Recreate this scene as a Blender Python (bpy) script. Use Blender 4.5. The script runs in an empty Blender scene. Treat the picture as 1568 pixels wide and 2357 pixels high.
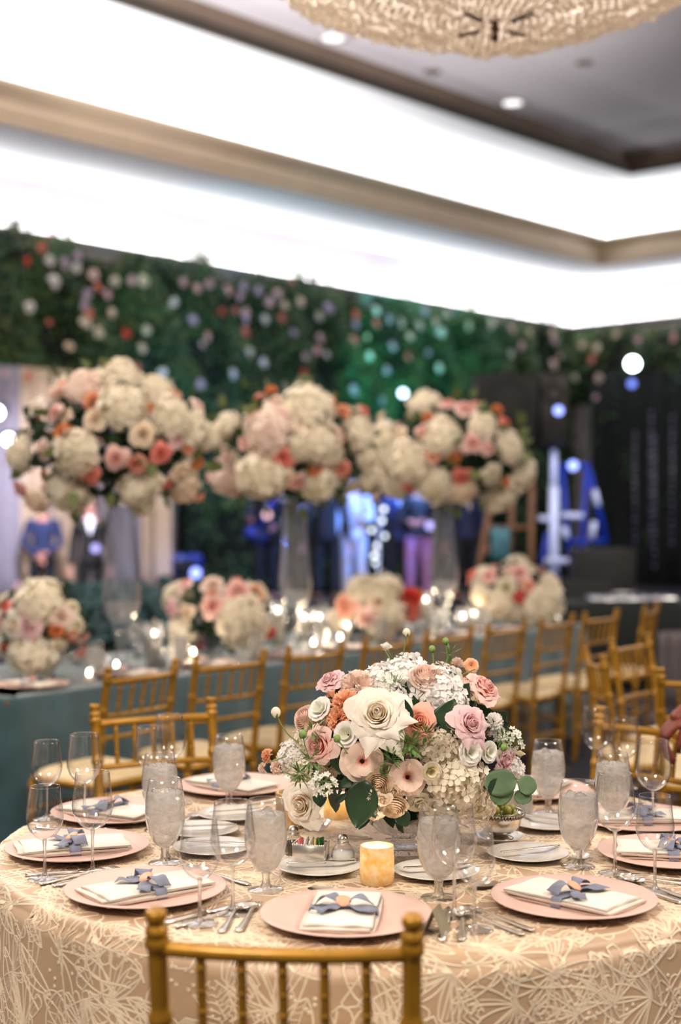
import bpy, math, random
import numpy as np
from mathutils import Vector, Matrix, Quaternion

SC = bpy.context.scene
COL = SC.collection
PI = math.pi
random.seed(11)
RNG = np.random.default_rng(11)

# ------------------------------------------------------------------ camera, world, lights, exposure
EYE = 1.55
FPX = 3274.0                       # focal length in pixels of the 1568x2357 frame (50 mm on a 36 mm tall sensor)
cam_d = bpy.data.cameras.new('camera')
cam = bpy.data.objects.new('camera', cam_d); COL.objects.link(cam)
cam.location = (0, 0, EYE); cam.rotation_euler = (PI/2, 0, 0)
cam_d.sensor_fit = 'VERTICAL'; cam_d.sensor_height = 36.0; cam_d.sensor_width = 36.0; cam_d.lens = 50.0
cam_d.clip_start = 0.05; cam_d.clip_end = 200
cam_d.dof.use_dof = True; cam_d.dof.focus_distance = 3.2; cam_d.dof.aperture_fstop = 1.7
SC.camera = cam

world = bpy.data.worlds.new('world'); SC.world = world; world.use_nodes = True
world.node_tree.nodes['Background'].inputs[0].default_value = (0.94, 0.86, 0.82, 1)
world.node_tree.nodes['Background'].inputs[1].default_value = 0.13

SC.view_settings.view_transform = 'Standard'; SC.view_settings.look = 'None'
SC.view_settings.exposure = 0.62; SC.view_settings.gamma = 1.0
SC.view_settings.use_curve_mapping = False
cy = SC.cycles
cy.max_bounces = 8; cy.diffuse_bounces = 3; cy.glossy_bounces = 4; cy.transmission_bounces = 8
cy.transparent_max_bounces = 24; cy.caustics_reflective = False; cy.caustics_refractive = True
cy.blur_glossy = 0.5; cy.sample_clamp_indirect = 4.0; cy.use_denoising = True

# room frame: corner C, left wall runs along U into the corner, right wall leaves it along R
C0 = np.array([5.03, 31.3]); U = np.array([0.675, 0.738]); R_ = np.array([0.738, -0.675])
def RW(p, q, z):                   # p metres from the right wall, q metres from the left wall
    xy = C0 - p*U + q*R_
    return Vector((xy[0], xy[1], z))
ROOM_ROT = math.atan2(U[1], U[0])  # world angle of the left wall

def area(name, loc, energy, color, sx, sy, aim=None, rot=None):
    d = bpy.data.lights.new(name, 'AREA'); d.energy = energy; d.color = color
    d.shape = 'RECTANGLE'; d.size = sx; d.size_y = sy
    o = bpy.data.objects.new(name, d); COL.objects.link(o); o.location = loc
    if rot is not None: o.rotation_euler = rot
    if aim is not None:
        o.rotation_euler = (Vector(aim)-Vector(loc)).to_track_quat('-Z', 'Y').to_euler()
    return o
def spot(name, loc, aim, energy, color, deg, blend=0.6, rad=0.08):
    d = bpy.data.lights.new(name, 'SPOT'); d.energy = energy; d.color = color
    d.spot_size = math.radians(deg); d.spot_blend = blend; d.shadow_soft_size = rad
    o = bpy.data.objects.new(name, d); COL.objects.link(o); o.location = loc
    o.rotation_euler = (Vector(aim)-Vector(loc)).to_track_quat('-Z', 'Y').to_euler()
    return o

COOL = (0.95, 0.96, 1.0)
WARM = (1.0, 0.88, 0.74)
# the cove lamps behind the two ledges, along both walls
LOW_COVE, HIGH_COVE = 17.0, 6.3    # watts per metre
def cove(name, q, z, wpm, tilt):
    L = 34.0
    o = area(name, RW(L/2, q, z), wpm*L, COOL, L, 0.10)
    o.rotation_euler = (PI-tilt, 0, ROOM_ROT)
    L2 = 24.0
    o = area(name, RW(q, L2/2+q, z), wpm*L2, COOL, L2, 0.10)
    o.rotation_euler = (PI-tilt, 0, ROOM_ROT - PI/2 + PI)
cove('cove_lamp', 0.20, 5.62, LOW_COVE, 0.0)
cove('upper_cove_lamp', 2.30, 6.96, HIGH_COVE, 0.0)
# unseen fill lamps added outside the frame to brighten table and ceiling
def point(name, loc, energy, color, rad):
    d = bpy.data.lights.new(name, 'POINT'); d.energy = energy; d.color = color; d.shadow_soft_size = rad
    o = bpy.data.objects.new(name, d); COL.objects.link(o); o.location = loc
    return o
point('fill_lamp', (-1.8, -.6, 4.9), 650, WARM, .8)
point('fill_lamp', (4.6, 1.6, 4.9), 540, WARM, .8)
point('fill_lamp', (-4.2, 8.5, 5.2), 560, WARM, .8)
spot('ceiling_fill_spot', (-4.5, 10.0, 1.0), (-1.03, 16.0, 8.2), 6600, (1, .96, .97), 46, .55, .2)  # unseen spot added at left to brighten the upper ceiling
point('fill_lamp', (6.5, 12.0, 6.0), 420, WARM, .8)

# ------------------------------------------------------------------ projection helpers
def P(px, py, D):
    return Vector(((px-784)/FPX*D, D, EYE-(py-1178.5)/FPX*D))
def PT(px, py, z):                 # the point at height z seen at a pixel
    D = (EYE-z)*FPX/(py-1178.5)
    return P(px, py, D)
def PW(px, py, q=None, p=None):    # the point on a wall-parallel plane seen at a pixel
    k = (px-784)/FPX
    if q is not None:
        base = C0 + q*R_; d = -U
    else:
        base = C0 - p*U; d = R_
    t = (base[0]-k*base[1])/(k*d[1]-d[0])
    D = base[1]+t*d[1]
    return P(px, py, D), t

# ------------------------------------------------------------------ mesh helpers
class MB:
    def __init__(s): s.v = []; s.f = []; s.n = 0
    def add(s, v, f):
        v = np.asarray(v, dtype=float).reshape(-1, 3)
        o = s.n; s.v.append(v); s.n += len(v)
        s.f.extend([tuple(i+o for i in q) for q in f])
        return s
    def merge(s, m, mat=None):
        v = np.concatenate(m.v) if m.v else np.zeros((0, 3))
        if mat is not None:
            A = np.array(mat); v = v @ A[:3, :3].T + A[:3, 3]
        return s.add(v, m.f)
    def box(s, c, d, rz=0.0):
        x, y, z = d[0]/2, d[1]/2, d[2]/2
        v = np.array([(a*x, b*y, e*z) for e in (-1, 1) for b in (-1, 1) for a in (-1, 1)], float)
        if rz:
            ca, sa = math.cos(rz), math.sin(rz)
            v = np.stack([v[:, 0]*ca-v[:, 1]*sa, v[:, 0]*sa+v[:, 1]*ca, v[:, 2]], 1)
        return s.add(v+np.array(c), [(0, 2, 3, 1), (4, 5, 7, 6), (0, 1, 5, 4), (2, 6, 7, 3), (0, 4, 6, 2), (1, 3, 7, 5)])
    def bbox(s, c, d, b=0.01, rz=0.0):             # a box with chamfered edges
        x, y, z = d[0]/2, d[1]/2, d[2]/2; b = min(b, x*.9, y*.9, z*.9)
        def ring(h, k): return [(-x+k, -y, h), (x-k, -y, h), (x, -y+k, h), (x, y-k, h), (x-k, y, h), (-x+k, y, h), (-x, y-k, h), (-x, -y+k, h)]
        def inner(h): return [(a*(x-b)/x, e*(y-b)/y, h) for a, e, _ in ring(h, b)]
        v = np.array(inner(-z)+ring(-z+b, b)+ring(z-b, b)+inner(z), float)
        if rz:
            ca, sa = math.cos(rz), math.sin(rz)
            v = np.stack([v[:, 0]*ca-v[:, 1]*sa, v[:, 0]*sa+v[:, 1]*ca, v[:, 2]], 1)
        f = [tuple(range(7, -1, -1)), tuple(range(24, 32))]
        for r in range(3):
            for i in range(8):
                j = (i+1) % 8; f.append((r*8+i, r*8+j, r*8+8+j, r*8+8+i))
        return s.add(v+np.array(c), f)
    def lathe(s, prof, n=24, c=(0, 0, 0), wob=None):
        prof = [tuple(q) for q in prof]
        a = np.linspace(0, 2*PI, n, endpoint=False)
        v = []
        for r, z in prof:
            rr = np.full(n, max(r, 1e-5))
            if wob is not None: rr = rr*wob(a, z)
            v.append(np.stack([rr*np.cos(a), rr*np.sin(a), np.full(n, z)], 1))
        v = np.concatenate(v)+np.array(c)
        f = []
        for k in range(len(prof)-1):
            for i in range(n):
                j = (i+1) % n
                f.append((k*n+i, k*n+j, (k+1)*n+j, (k+1)*n+i))
        return s.add(v, f)
    def tube(s, pts, rad, n=8, caps=True):
        pts = np.asarray(pts, float); m = len(pts)
        rad = np.full(m, rad) if np.isscalar(rad) else np.asarray(rad, float)
        t = np.gradient(pts, axis=0); t /= np.linalg.norm(t, axis=1)[:, None]+1e-12
        up = np.array([0, 0, 1.0]) if abs(t[0][2]) < .9 else np.array([1.0, 0, 0])
        a = np.linspace(0, 2*PI, n, endpoint=False); v = []
        for i in range(m):
            x = np.cross(up, t[i]); x /= np.linalg.norm(x)+1e-12; y = np.cross(t[i], x); up = y if False else up
            v.append(pts[i]+rad[i]*(np.cos(a)[:, None]*x+np.sin(a)[:, None]*y))
        f = []
        for k in range(m-1):
            for i in range(n):
                j = (i+1) % n; f.append((k*n+i, k*n+j, (k+1)*n+j, (k+1)*n+i))
        if caps: f += [tuple(range(n-1, -1, -1)), tuple(range((m-1)*n, m*n))]
        return s.add(np.concatenate(v), f)
    def ball(s, c, r, n=12, m=8, sq=(1, 1, 1)):
        v = [(0, 0, -1)]+[(math.sin(PI*k/m)*math.cos(2*PI*i/n), math.sin(PI*k/m)*math.sin(2*PI*i/n), -math.cos(PI*k/m)) for k in range(1, m) for i in range(n)]+[(0, 0, 1)]
        f = [(0, 1+(i+1) % n, 1+i) for i in range(n)]
        for k in range(m-2):
            for i in range(n):
                j = (i+1) % n; f.append((1+k*n+i, 1+k*n+j, 1+(k+1)*n+j, 1+(k+1)*n+i))
        e = 1+(m-1)*n; b = 1+(m-2)*n
        f += [(b+i, b+(i+1) % n, e) for i in range(n)]
        return s.add(np.array(v)*r*np.array(sq)+np.array(c), f)
    def grid(s, fn, nu, nv):
        v = [fn(i/(nu-1), j/(nv-1)) for j in range(nv) for i in range(nu)]
        f = [(j*nu+i, j*nu+i+1, (j+1)*nu+i+1, (j+1)*nu+i) for j in range(nv-1) for i in range(nu-1)]
        return s.add(v, f)
    def mesh(s, name, mat, smooth=True):
        me = bpy.data.meshes.new(name)
        v = np.concatenate(s.v) if s.v else np.zeros((0, 3))
        me.from_pydata(v.tolist(), [], s.f)
        if mat is not None: me.materials.append(mat)
        me.polygons.foreach_set('use_smooth', np.full(len(me.polygons), smooth))
        me.update()
        return me
    def obj(s, name, mat, parent=None, smooth=True, loc=None):
        return put(name, s.mesh(name, mat, smooth), parent, loc)

def put(name, me, parent=None, loc=None, rot=None, scale=None):
    o = bpy.data.objects.new(name, me); COL.objects.link(o)
    if parent is not None: o.parent = parent
    if loc is not None: o.location = loc
    if rot is not None:
        if isinstance(rot, Quaternion): o.rotation_mode = 'QUATERNION'; o.rotation_quaternion = rot
        else: o.rotation_euler = rot
    if scale is not None: o.scale = (scale,)*3 if np.isscalar(scale) else scale
    return o
def tag(o, label=None, cat=None, group=None, kind=None):
    if label: o['label'] = label
    if cat: o['category'] = cat
    if group: o['group'] = group
    if kind: o['kind'] = kind
    return o
def thing(name, label, cat, loc=(0, 0, 0), rz=0.0, group=None):
    o = bpy.data.objects.new(name, None); COL.objects.link(o)
    o.empty_display_size = 0.05; o.location = loc; o.rotation_euler = (0, 0, rz)
    return tag(o, label, cat, group)
KIDS = {}
def dup(root, loc, rz=0.0, label=None, group=None, scale=None):
    r = root.copy(); COL.objects.link(r); r.location = loc; r.rotation_euler = (0, 0, rz)
    if scale: r.scale = (scale,)*3
    if label: r['label'] = label
    if group: r['group'] = group
    if root.name not in KIDS: KIDS[root.name] = [(c, list(c.children)) for c in root.children]
    for c, gs in KIDS[root.name]:
        k = c.copy(); COL.objects.link(k); k.parent = r
        for g in gs:
            h = g.copy(); COL.objects.link(h); h.parent = k
    return r
def struct(name, m, mat, smooth=False):
    return tag(m.obj(name, mat, smooth=smooth), kind='structure')

# ------------------------------------------------------------------ materials
def srgb(r, g, b):
    def f(c):
        c /= 255.0
        return c/12.92 if c <= .04045 else ((c+.055)/1.055)**2.4
    return (f(r), f(g), f(b), 1.0)
MATS = {}
class NT:
    def __init__(s, name):
        s.m = bpy.data.materials.new(name); s.m.use_nodes = True
        s.t = s.m.node_tree; s.b = s.t.nodes.get('Principled BSDF'); s.out = s.t.nodes.get('Material Output')
    def n(s, kind, **kw):
        o = s.t.nodes.new(kind)
        for k, v in kw.items():
            if k in o.inputs: o.inputs[k].default_value = v
            else: setattr(o, k, v)
        return o
    def l(s, a, b): s.t.links.new(a, b)
def pmat(name, col, rough=.5, metal=0.0, var=.12, scale=18.0, bump=0.0, bscale=None, sheen=0.0, trans=0.0, coat=0.0, spec=.5, emit=None, estr=0.0, translucent=0.0, col2=None):
    """Principled paint with noise-driven colour variation, and optional fine relief."""
    if name in MATS: return MATS[name]
    t = NT(name); b = t.b
    co = t.n('ShaderNodeTexCoord'); nz = t.n('ShaderNodeTexNoise', Scale=scale, Detail=4.0)
    t.l(co.outputs['Object'], nz.inputs['Vector'])
    mx = t.n('ShaderNodeMix', data_type='RGBA')
    c2 = col2 if col2 else tuple(c*(1-var) for c in col[:3])+(1,)
    c1 = col if col2 else tuple(min(1, c*(1+var*.6)) for c in col[:3])+(1,)
    mx.inputs['A'].default_value = c1; mx.inputs['B'].default_value = c2
    rp = t.n('ShaderNodeValToRGB'); rp.color_ramp.elements[0].position = .35; rp.color_ramp.elements[1].position = .65
    t.l(nz.outputs['Fac'], rp.inputs['Fac']); t.l(rp.outputs['Color'], mx.inputs['Factor'])
    t.l(mx.outputs['Result'], b.inputs['Base Color'])
    b.inputs['Roughness'].default_value = rough; b.inputs['Metallic'].default_value = metal
    b.inputs['Specular IOR Level'].default_value = spec
    b.inputs['Sheen Weight'].default_value = sheen; b.inputs['Transmission Weight'].default_value = trans
    b.inputs['Coat Weight'].default_value = coat
    if emit: b.inputs['Emission Color'].default_value = emit; b.inputs['Emission Strength'].default_value = estr
    if bump:
        n2 = t.n('ShaderNodeTexNoise', Scale=bscale or scale*6, Detail=5.0); t.l(co.outputs['Object'], n2.inputs['Vector'])
        bp = t.n('ShaderNodeBump', Strength=bump, Distance=.01); t.l(n2.outputs['Fac'], bp.inputs['Height']); t.l(bp.outputs['Normal'], b.inputs['Normal'])
    if translucent:
        tr = t.n('ShaderNodeBsdfTranslucent'); t.l(mx.outputs['Result'], tr.inputs['Color'])
        ms = t.n('ShaderNodeMixShader', Fac=translucent); t.l(b.outputs[0], ms.inputs[1]); t.l(tr.outputs[0], ms.inputs[2]); t.l(ms.outputs[0], t.out.inputs['Surface'])
    MATS[name] = t.m
    return t.m
def petal(name, inner, outer, r0=.15, r1=.8, rough=.55, transl=.28):
    """Petal colour running from the flower's heart to its rim."""
    if name in MATS: return MATS[name]
    t = NT(name); b = t.b
    co = t.n('ShaderNodeTexCoord'); ln = t.n('ShaderNodeVectorMath', operation='LENGTH'); t.l(co.outputs['Object'], ln.inputs[0])
    nz = t.n('ShaderNodeTexNoise', Scale=5.0, Detail=3.0); t.l(co.outputs['Object'], nz.inputs['Vector'])
    ad = t.n('ShaderNodeMath', operation='MULTIPLY_ADD'); t.l(nz.outputs['Fac'], ad.inputs[0]); ad.inputs[1].default_value = .35
    t.l(ln.outputs['Value'], ad.inputs[2])
    rp = t.n('ShaderNodeValToRGB'); e = rp.color_ramp.elements
    e[0].position = min(.95, r0+.17); e[0].color = inner; e[1].position = min(1, r1+.17); e[1].color = outer
    t.l(ad.outputs[0], rp.inputs['Fac']); t.l(rp.outputs['Color'], b.inputs['Base Color'])
    b.inputs['Roughness'].default_value = rough; b.inputs['Specular IOR Level'].default_value = .25
    tr = t.n('ShaderNodeBsdfTranslucent'); t.l(rp.outputs['Color'], tr.inputs['Color'])
    ms = t.n('ShaderNodeMixShader', Fac=transl); t.l(b.outputs[0], ms.inputs[1]); t.l(tr.outputs[0], ms.inputs[2]); t.l(ms.outputs[0], t.out.inputs['Surface'])
    MATS[name] = t.m
    return t.m
def thin_glass(name, tint=(.985, .985, .98, 1), lo=.075, hi=.9, power=2.1, rough=.02, veil=0.0, veilcol=(.9, .86, .82, 1)):
    """A thin glass wall: what is behind shows straight through, reflection grows towards grazing angles."""
    if name in MATS: return MATS[name]
    t = NT(name); t.t.nodes.remove(t.b)
    lw = t.n('ShaderNodeLayerWeight', Blend=.5)
    pw = t.n('ShaderNodeMath', operation='POWER'); t.l(lw.outputs['Facing'], pw.inputs[0]); pw.inputs[1].default_value = power
    ma = t.n('ShaderNodeMath', operation='MULTIPLY_ADD'); t.l(pw.outputs[0], ma.inputs[0]); ma.inputs[1].default_value = hi; ma.inputs[2].default_value = lo
    tp = t.n('ShaderNodeBsdfTransparent', Color=tint); gl = t.n('ShaderNodeBsdfGlossy', Roughness=rough)
    nz = t.n('ShaderNodeTexNoise', Scale=30.0); co = t.n('ShaderNodeTexCoord'); t.l(co.outputs['Object'], nz.inputs['Vector'])
    bp = t.n('ShaderNodeBump', Strength=.03, Distance=.005); t.l(nz.outputs['Fac'], bp.inputs['Height']); t.l(bp.outputs['Normal'], gl.inputs['Normal'])
    ms = t.n('ShaderNodeMixShader'); t.l(ma.outputs[0], ms.inputs[0]); t.l(tp.outputs[0], ms.inputs[1]); t.l(gl.outputs[0], ms.inputs[2])
    res = ms
    if veil:
        df = t.n('ShaderNodeBsdfTranslucent', Color=veilcol); d2 = t.n('ShaderNodeBsdfDiffuse', Color=veilcol)
        m1 = t.n('ShaderNodeMixShader', Fac=.5); t.l(df.outputs[0], m1.inputs[1]); t.l(d2.outputs[0], m1.inputs[2])
        m2 = t.n('ShaderNodeMixShader', Fac=veil); t.l(ms.outputs[0], m2.inputs[1]); t.l(m1.outputs[0], m2.inputs[2]); res = m2
    t.l(res.outputs[0], t.out.inputs['Surface'])
    MATS[name] = t.m
    return t.m
def solid_glass(name, rough=.0, ior=1.5, col=(1, 1, 1, 1), mixt=.45):
    """Solid cut glass: refracting body, part of the light passing straight."""
    if name in MATS: return MATS[name]
    t = NT(name); t.t.nodes.remove(t.b)
    g = t.n('ShaderNodeBsdfGlass', Roughness=rough, IOR=ior, Color=col); tp = t.n('ShaderNodeBsdfTransparent', Color=(.96, .96, .96, 1))
    nz = t.n('ShaderNodeTexNoise', Scale=40.0); co = t.n('ShaderNodeTexCoord'); t.l(co.outputs['Object'], nz.inputs['Vector'])
    bp = t.n('ShaderNodeBump', Strength=.05, Distance=.004); t.l(nz.outputs['Fac'], bp.inputs['Height']); t.l(bp.outputs['Normal'], g.inputs['Normal'])
    ms = t.n('ShaderNodeMixShader', Fac=mixt); t.l(g.outputs[0], ms.inputs[1]); t.l(tp.outputs[0], ms.inputs[2]); t.l(ms.outputs[0], t.out.inputs['Surface'])
    MATS[name] = t.m
    return t.m
def icewater(name):
    if name in MATS: return MATS[name]
    t = NT(name); t.t.nodes.remove(t.b)
    co = t.n('ShaderNodeTexCoord'); mp = t.n('ShaderNodeMapping'); mp.inputs['Scale'].default_value = (1, 1, 1.6); t.l(co.outputs['Object'], mp.inputs['Vector'])
    nz = t.n('ShaderNodeTexNoise', Scale=34.0, Detail=5.0, Distortion=1.4); t.l(mp.outputs[0], nz.inputs['Vector'])
    bp = t.n('ShaderNodeBump', Strength=.5, Distance=.006); t.l(nz.outputs['Fac'], bp.inputs['Height'])
    g = t.n('ShaderNodeBsdfGlass', Roughness=.12, IOR=1.22, Color=(.97, .96, .95, 1)); t.l(bp.outputs['Normal'], g.inputs['Normal'])
    rp = t.n('ShaderNodeValToRGB'); rp.color_ramp.elements[0].color = (.78, .75, .71, 1); rp.color_ramp.elements[1].color = (1, .98, .96, 1)
    rp.color_ramp.elements[0].position = .40; rp.color_ramp.elements[1].position = .60; t.l(nz.outputs['Fac'], rp.inputs['Fac'])
    tr = t.n('ShaderNodeBsdfTranslucent'); t.l(rp.outputs['Color'], tr.inputs['Color']); df = t.n('ShaderNodeBsdfDiffuse'); t.l(rp.outputs['Color'], df.inputs['Color'])
    m1 = t.n('ShaderNodeMixShader', Fac=.5); t.l(tr.outputs[0], m1.inputs[1]); t.l(df.outputs[0], m1.inputs[2])
    tp = t.n('ShaderNodeBsdfTransparent', Color=(.97, .96, .95, 1))
    m3 = t.n('ShaderNodeMixShader', Fac=.62); t.l(g.outputs[0], m3.inputs[1]); t.l(tp.outputs[0], m3.inputs[2])
    m2 = t.n('ShaderNodeMixShader', Fac=.42); t.l(m3.outputs[0], m2.inputs[1]); t.l(m1.outputs[0], m2.inputs[2]); t.l(m2.outputs[0], t.out.inputs['Surface'])
    MATS[name] = t.m
    return t.m
def emitm(name, col, strength):
    if name in MATS: return MATS[name]
    t = NT(name); t.t.nodes.remove(t.b)
    e = t.n('ShaderNodeEmission', Color=col, Strength=strength); t.l(e.outputs[0], t.out.inputs['Surface'])
    MATS[name] = t.m
    return t.m

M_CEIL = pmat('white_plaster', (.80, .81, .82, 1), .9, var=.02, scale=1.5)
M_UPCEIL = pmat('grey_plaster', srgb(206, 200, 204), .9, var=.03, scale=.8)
M_BEIGE = pmat('beige_moulding_paint', srgb(216, 195, 168), .7, var=.04, scale=2)
M_BROWN = pmat('brown_moulding_paint', srgb(104, 88, 76), .7, var=.08, scale=3)
M_WALL = pmat('lilac_grey_wall', srgb(170, 160, 165), .85, var=.05, scale=1.2)
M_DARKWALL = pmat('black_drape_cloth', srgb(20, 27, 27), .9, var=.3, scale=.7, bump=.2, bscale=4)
M_MOULD = pmat('pale_grey_moulding', srgb(178, 172, 172), .7, var=.04, scale=2)
M_GOLD = pmat('gold_paint', srgb(172, 124, 32), .38, .35, var=.16, scale=26, bump=.05, bscale=120, coat=.15)
M_CUSH = pmat('ivory_vinyl', srgb(226, 204, 160), .5, var=.06, scale=12, bump=.05, bscale=200)
M_VELVET = pmat('teal_velvet', srgb(52, 84, 92), .8, var=.22, scale=7, sheen=.55, bump=.08, bscale=300)
M_SATIN = pmat('tan_satin', srgb(196, 165, 134), .42, var=.08, scale=9, bump=.05, bscale=700, sheen=.1)
M_RIB = pmat('cream_ribbon', srgb(236, 216, 188), .38, var=.06, scale=30, sheen=.2)
M_CHARGER = pmat('blush_lacquer', srgb(229, 194, 182), .42, var=.03, scale=10, bump=.02, bscale=300)
M_NAPKIN = pmat('ivory_linen', srgb(255, 247, 236), .85, var=.04, scale=30, bump=.18, bscale=600, translucent=.1)
M_BOW = pmat('dusty_blue_silk', srgb(136, 142, 166), .6, var=.12, scale=40, sheen=.3, translucent=.15)
M_TAG = pmat('peach_wax', srgb(242, 172, 138), .5, var=.08, scale=60)
M_SILVER = pmat('polished_silver', (.90, .84, .76, 1), .24, 1.0, var=.06, scale=30)
M_SILVERDARK = pmat('aged_silver', (.30, .26, .22, 1), .3, 1.0, var=.4, scale=90)
M_CHINA = pmat('white_china', srgb(243, 238, 230), .16, var=.02, scale=10, coat=.4)
M_GLASS = thin_glass('wine_glass_wall')
M_STEM = solid_glass('glass_stem')
M_WATER = icewater('iced_water')
M_ICE = solid_glass('clear_ice', rough=.15, ior=1.3, mixt=.3)
M_CUT = solid_glass('cut_glass', mixt=.35)
M_LEAF = pmat('dark_leaf', srgb(38, 66, 40), .45, var=.4, scale=14, coat=.1, translucent=.15)
M_LEAF2 = pmat('fresh_leaf', srgb(104, 140, 72), .5, var=.3, scale=20, translucent=.25)
M_EUC = pmat('eucalyptus_leaf', srgb(98, 126, 90), .6, var=.22, scale=18, translucent=.15)
M_STEMG = pmat('green_stem', srgb(120, 146, 80), .55, var=.2, scale=20)
M_HEDGE = pmat('hedge_leaf', srgb(82, 118, 74), .6, var=.55, scale=1.4, translucent=.2, col2=srgb(32, 58, 44))
M_HEDGE2 = pmat('olive_leaf', srgb(108, 122, 72), .6, var=.4, scale=1.5, translucent=.2)
M_BLACK = pmat('black_lacquer', srgb(10, 10, 11), .7, var=.3, scale=6, bump=.05)
M_DARKCLOTH = pmat('charcoal_suit_cloth', srgb(24, 28, 38), .85, var=.2, scale=20, bump=.1)
M_NAVY = pmat('navy_cloth', srgb(40, 50, 92), .85, var=.2, scale=20, bump=.1)
M_SKIN = pmat('skin', srgb(196, 140, 122), .55, var=.1, scale=25)
M_SKIN2 = pmat('ruddy_skin', srgb(124, 58, 44), .5, var=.15, scale=60, bump=.08, bscale=150)
M_HAIR = pmat('dark_hair', srgb(40, 30, 26), .6, var=.3, scale=40)
M_SHIRT = pmat('white_shirt', srgb(226, 226, 238), .8, var=.05, scale=20)
M_MAUVELIT = pmat('mauve_lit_cloth', srgb(150, 110, 150), .8, var=.25, scale=16)  # pale trouser cloth, purple stage light put into its colour
M_CHROME = pmat('brushed_aluminium', (.75, .77, .8, 1), .25, 1.0, var=.05, scale=20)
M_BLUE = pmat('blue_powder_coat', srgb(10, 50, 150), .4, var=.15, scale=12)
M_WOOD = pmat('brown_wood', srgb(128, 92, 66), .6, var=.3, scale=20)
M_CURT = pmat('cream_curtain', srgb(214, 190, 164), .85, var=.06, scale=10, translucent=.15)
M_CURT2 = pmat('lilac_curtain', srgb(160, 154, 170), .85, var=.06, scale=10, translucent=.15)
M_WAX = pmat('ivory_candle_wax', srgb(250, 236, 214), .5, var=.03, scale=20, translucent=.3)
M_FLAME = emitm('candle_flame', (1.0, .92, .80, 1), 11.0)
M_SPOTW = emitm('white_lamp_glow', (.85, .95, 1, 1), 14.0)
M_SPOTB = emitm('blue_lamp_glow', (.30, .38, 1, 1), 2.2)
M_DOWN = emitm('downlight_glow', (1, .96, .92, 1), 1.3)
def carpet():
    t = NT('patterned_carpet'); co = t.n('ShaderNodeTexCoord')
    v = t.n('ShaderNodeTexVoronoi', Scale=1.6); t.l(co.outputs['Object'], v.inputs['Vector'])
    w = t.n('ShaderNodeTexWave', Scale=1.1, Distortion=9.0, Detail=2.0); t.l(co.outputs['Object'], w.inputs['Vector'])
    rp = t.n('ShaderNodeValToRGB'); e = rp.color_ramp.elements
    e[0].color = srgb(26, 28, 44); e[1].color = srgb(96, 78, 82); e[0].position = .35; e[1].position = .8
    mx = t.n('ShaderNodeMath', operation='MULTIPLY'); t.l(v.outputs['Distance'], mx.inputs[0]); t.l(w.outputs['Fac'], mx.inputs[1])
    t.l(mx.outputs[0], rp.inputs['Fac']); t.l(rp.outputs['Color'], t.b.inputs['Base Color']); t.b.inputs['Roughness'].default_value = .95
    n2 = t.n('ShaderNodeTexNoise', Scale=400.0); t.l(co.outputs['Object'], n2.inputs['Vector'])
    bp = t.n('ShaderNodeBump', Strength=.4, Distance=.005); t.l(n2.outputs['Fac'], bp.inputs['Height']); t.l(bp.outputs['Normal'], t.b.inputs['Normal'])
    return t.m
M_CARPET = carpet()

# ------------------------------------------------------------------ the room
m = MB(); m.add([RW(-.3, -.3, 0), RW(-.3, 26, 0), RW(36, 26, 0), RW(36, -.3, 0)], [(0, 1, 2, 3)]); struct('floor', m, M_CARPET)
def room_quad(m, a, b, c, d): m.add([RW(*a), RW(*b), RW(*c), RW(*d)], [(0, 1, 2, 3)])
m = MB(); room_quad(m, (0, 0, 0), (36, 0, 0), (36, 0, 6.44), (0, 0, 6.44)); struct('wall_left', m, M_WALL)
m = MB(); room_quad(m, (0, 0, 0), (0, 26, 0), (0, 26, 6.44), (0, 0, 6.44)); struct('wall_right', m, M_WALL)
def sweep_profile(prof):
    """A moulding profile of (distance from wall, height) carried along both walls with a mitred corner."""
    m = MB(); n = len(prof); v = []
    for d, z in prof: v.append(RW(36, d, z))
    for d, z in prof: v.append(RW(d, d, z))
    for d, z in prof: v.append(RW(d, 26, z))
    f = []
    for k in range(2):
        for i in range(n-1): f.append((k*n+i, k*n+i+1, (k+1)*n+i+1, (k+1)*n+i))
    return m.add(v, f)
struct('trim_1', sweep_profile([(0, 5.40), (.05, 5.42), (.08, 5.50), (.22, 5.56), (.24, 5.63), (.22, 5.63), (.20, 5.58), (0, 5.58)]), M_MOULD)
struct('ceiling_lower', sweep_profile([(0, 6.44), (2.20, 6.44)]), M_CEIL)
struct('trim_2', sweep_profile([(2.18, 6.44), (2.18, 6.46), (2.215, 6.48), (2.215, 6.55), (2.25, 6.57), (2.26, 6.62), (2.26, 6.74), (2.30, 6.78), (2.40, 6.86), (2.44, 6.88), (2.44, 6.94), (2.42, 6.94), (2.40, 6.90), (2.20, 6.90)]), M_BEIGE)
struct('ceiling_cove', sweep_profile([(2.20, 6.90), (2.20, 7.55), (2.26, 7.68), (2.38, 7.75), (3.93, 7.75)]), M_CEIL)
struct('trim_4', sweep_profile([(3.86, 7.75), (3.86, 7.67), (3.93, 7.67), (3.95, 7.70), (3.97, 7.79)]), pmat('painted_gap_shadow', srgb(52, 44, 36), .8, var=.1, scale=3))  # dark strip, its colour stands for the shade in the step
struct('trim_3', sweep_profile([(3.97, 7.79), (3.98, 7.80), (3.98, 7.84), (4.05, 7.90), (4.10, 7.95)]), M_BROWN)
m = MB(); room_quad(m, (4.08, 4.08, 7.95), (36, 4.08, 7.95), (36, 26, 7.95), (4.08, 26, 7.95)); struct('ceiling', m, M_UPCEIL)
# baseboard
struct('baseboard_left', sweep_profile([(0, .16), (.02, .16), (.03, .14), (.03, 0)]), M_MOULD)

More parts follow.
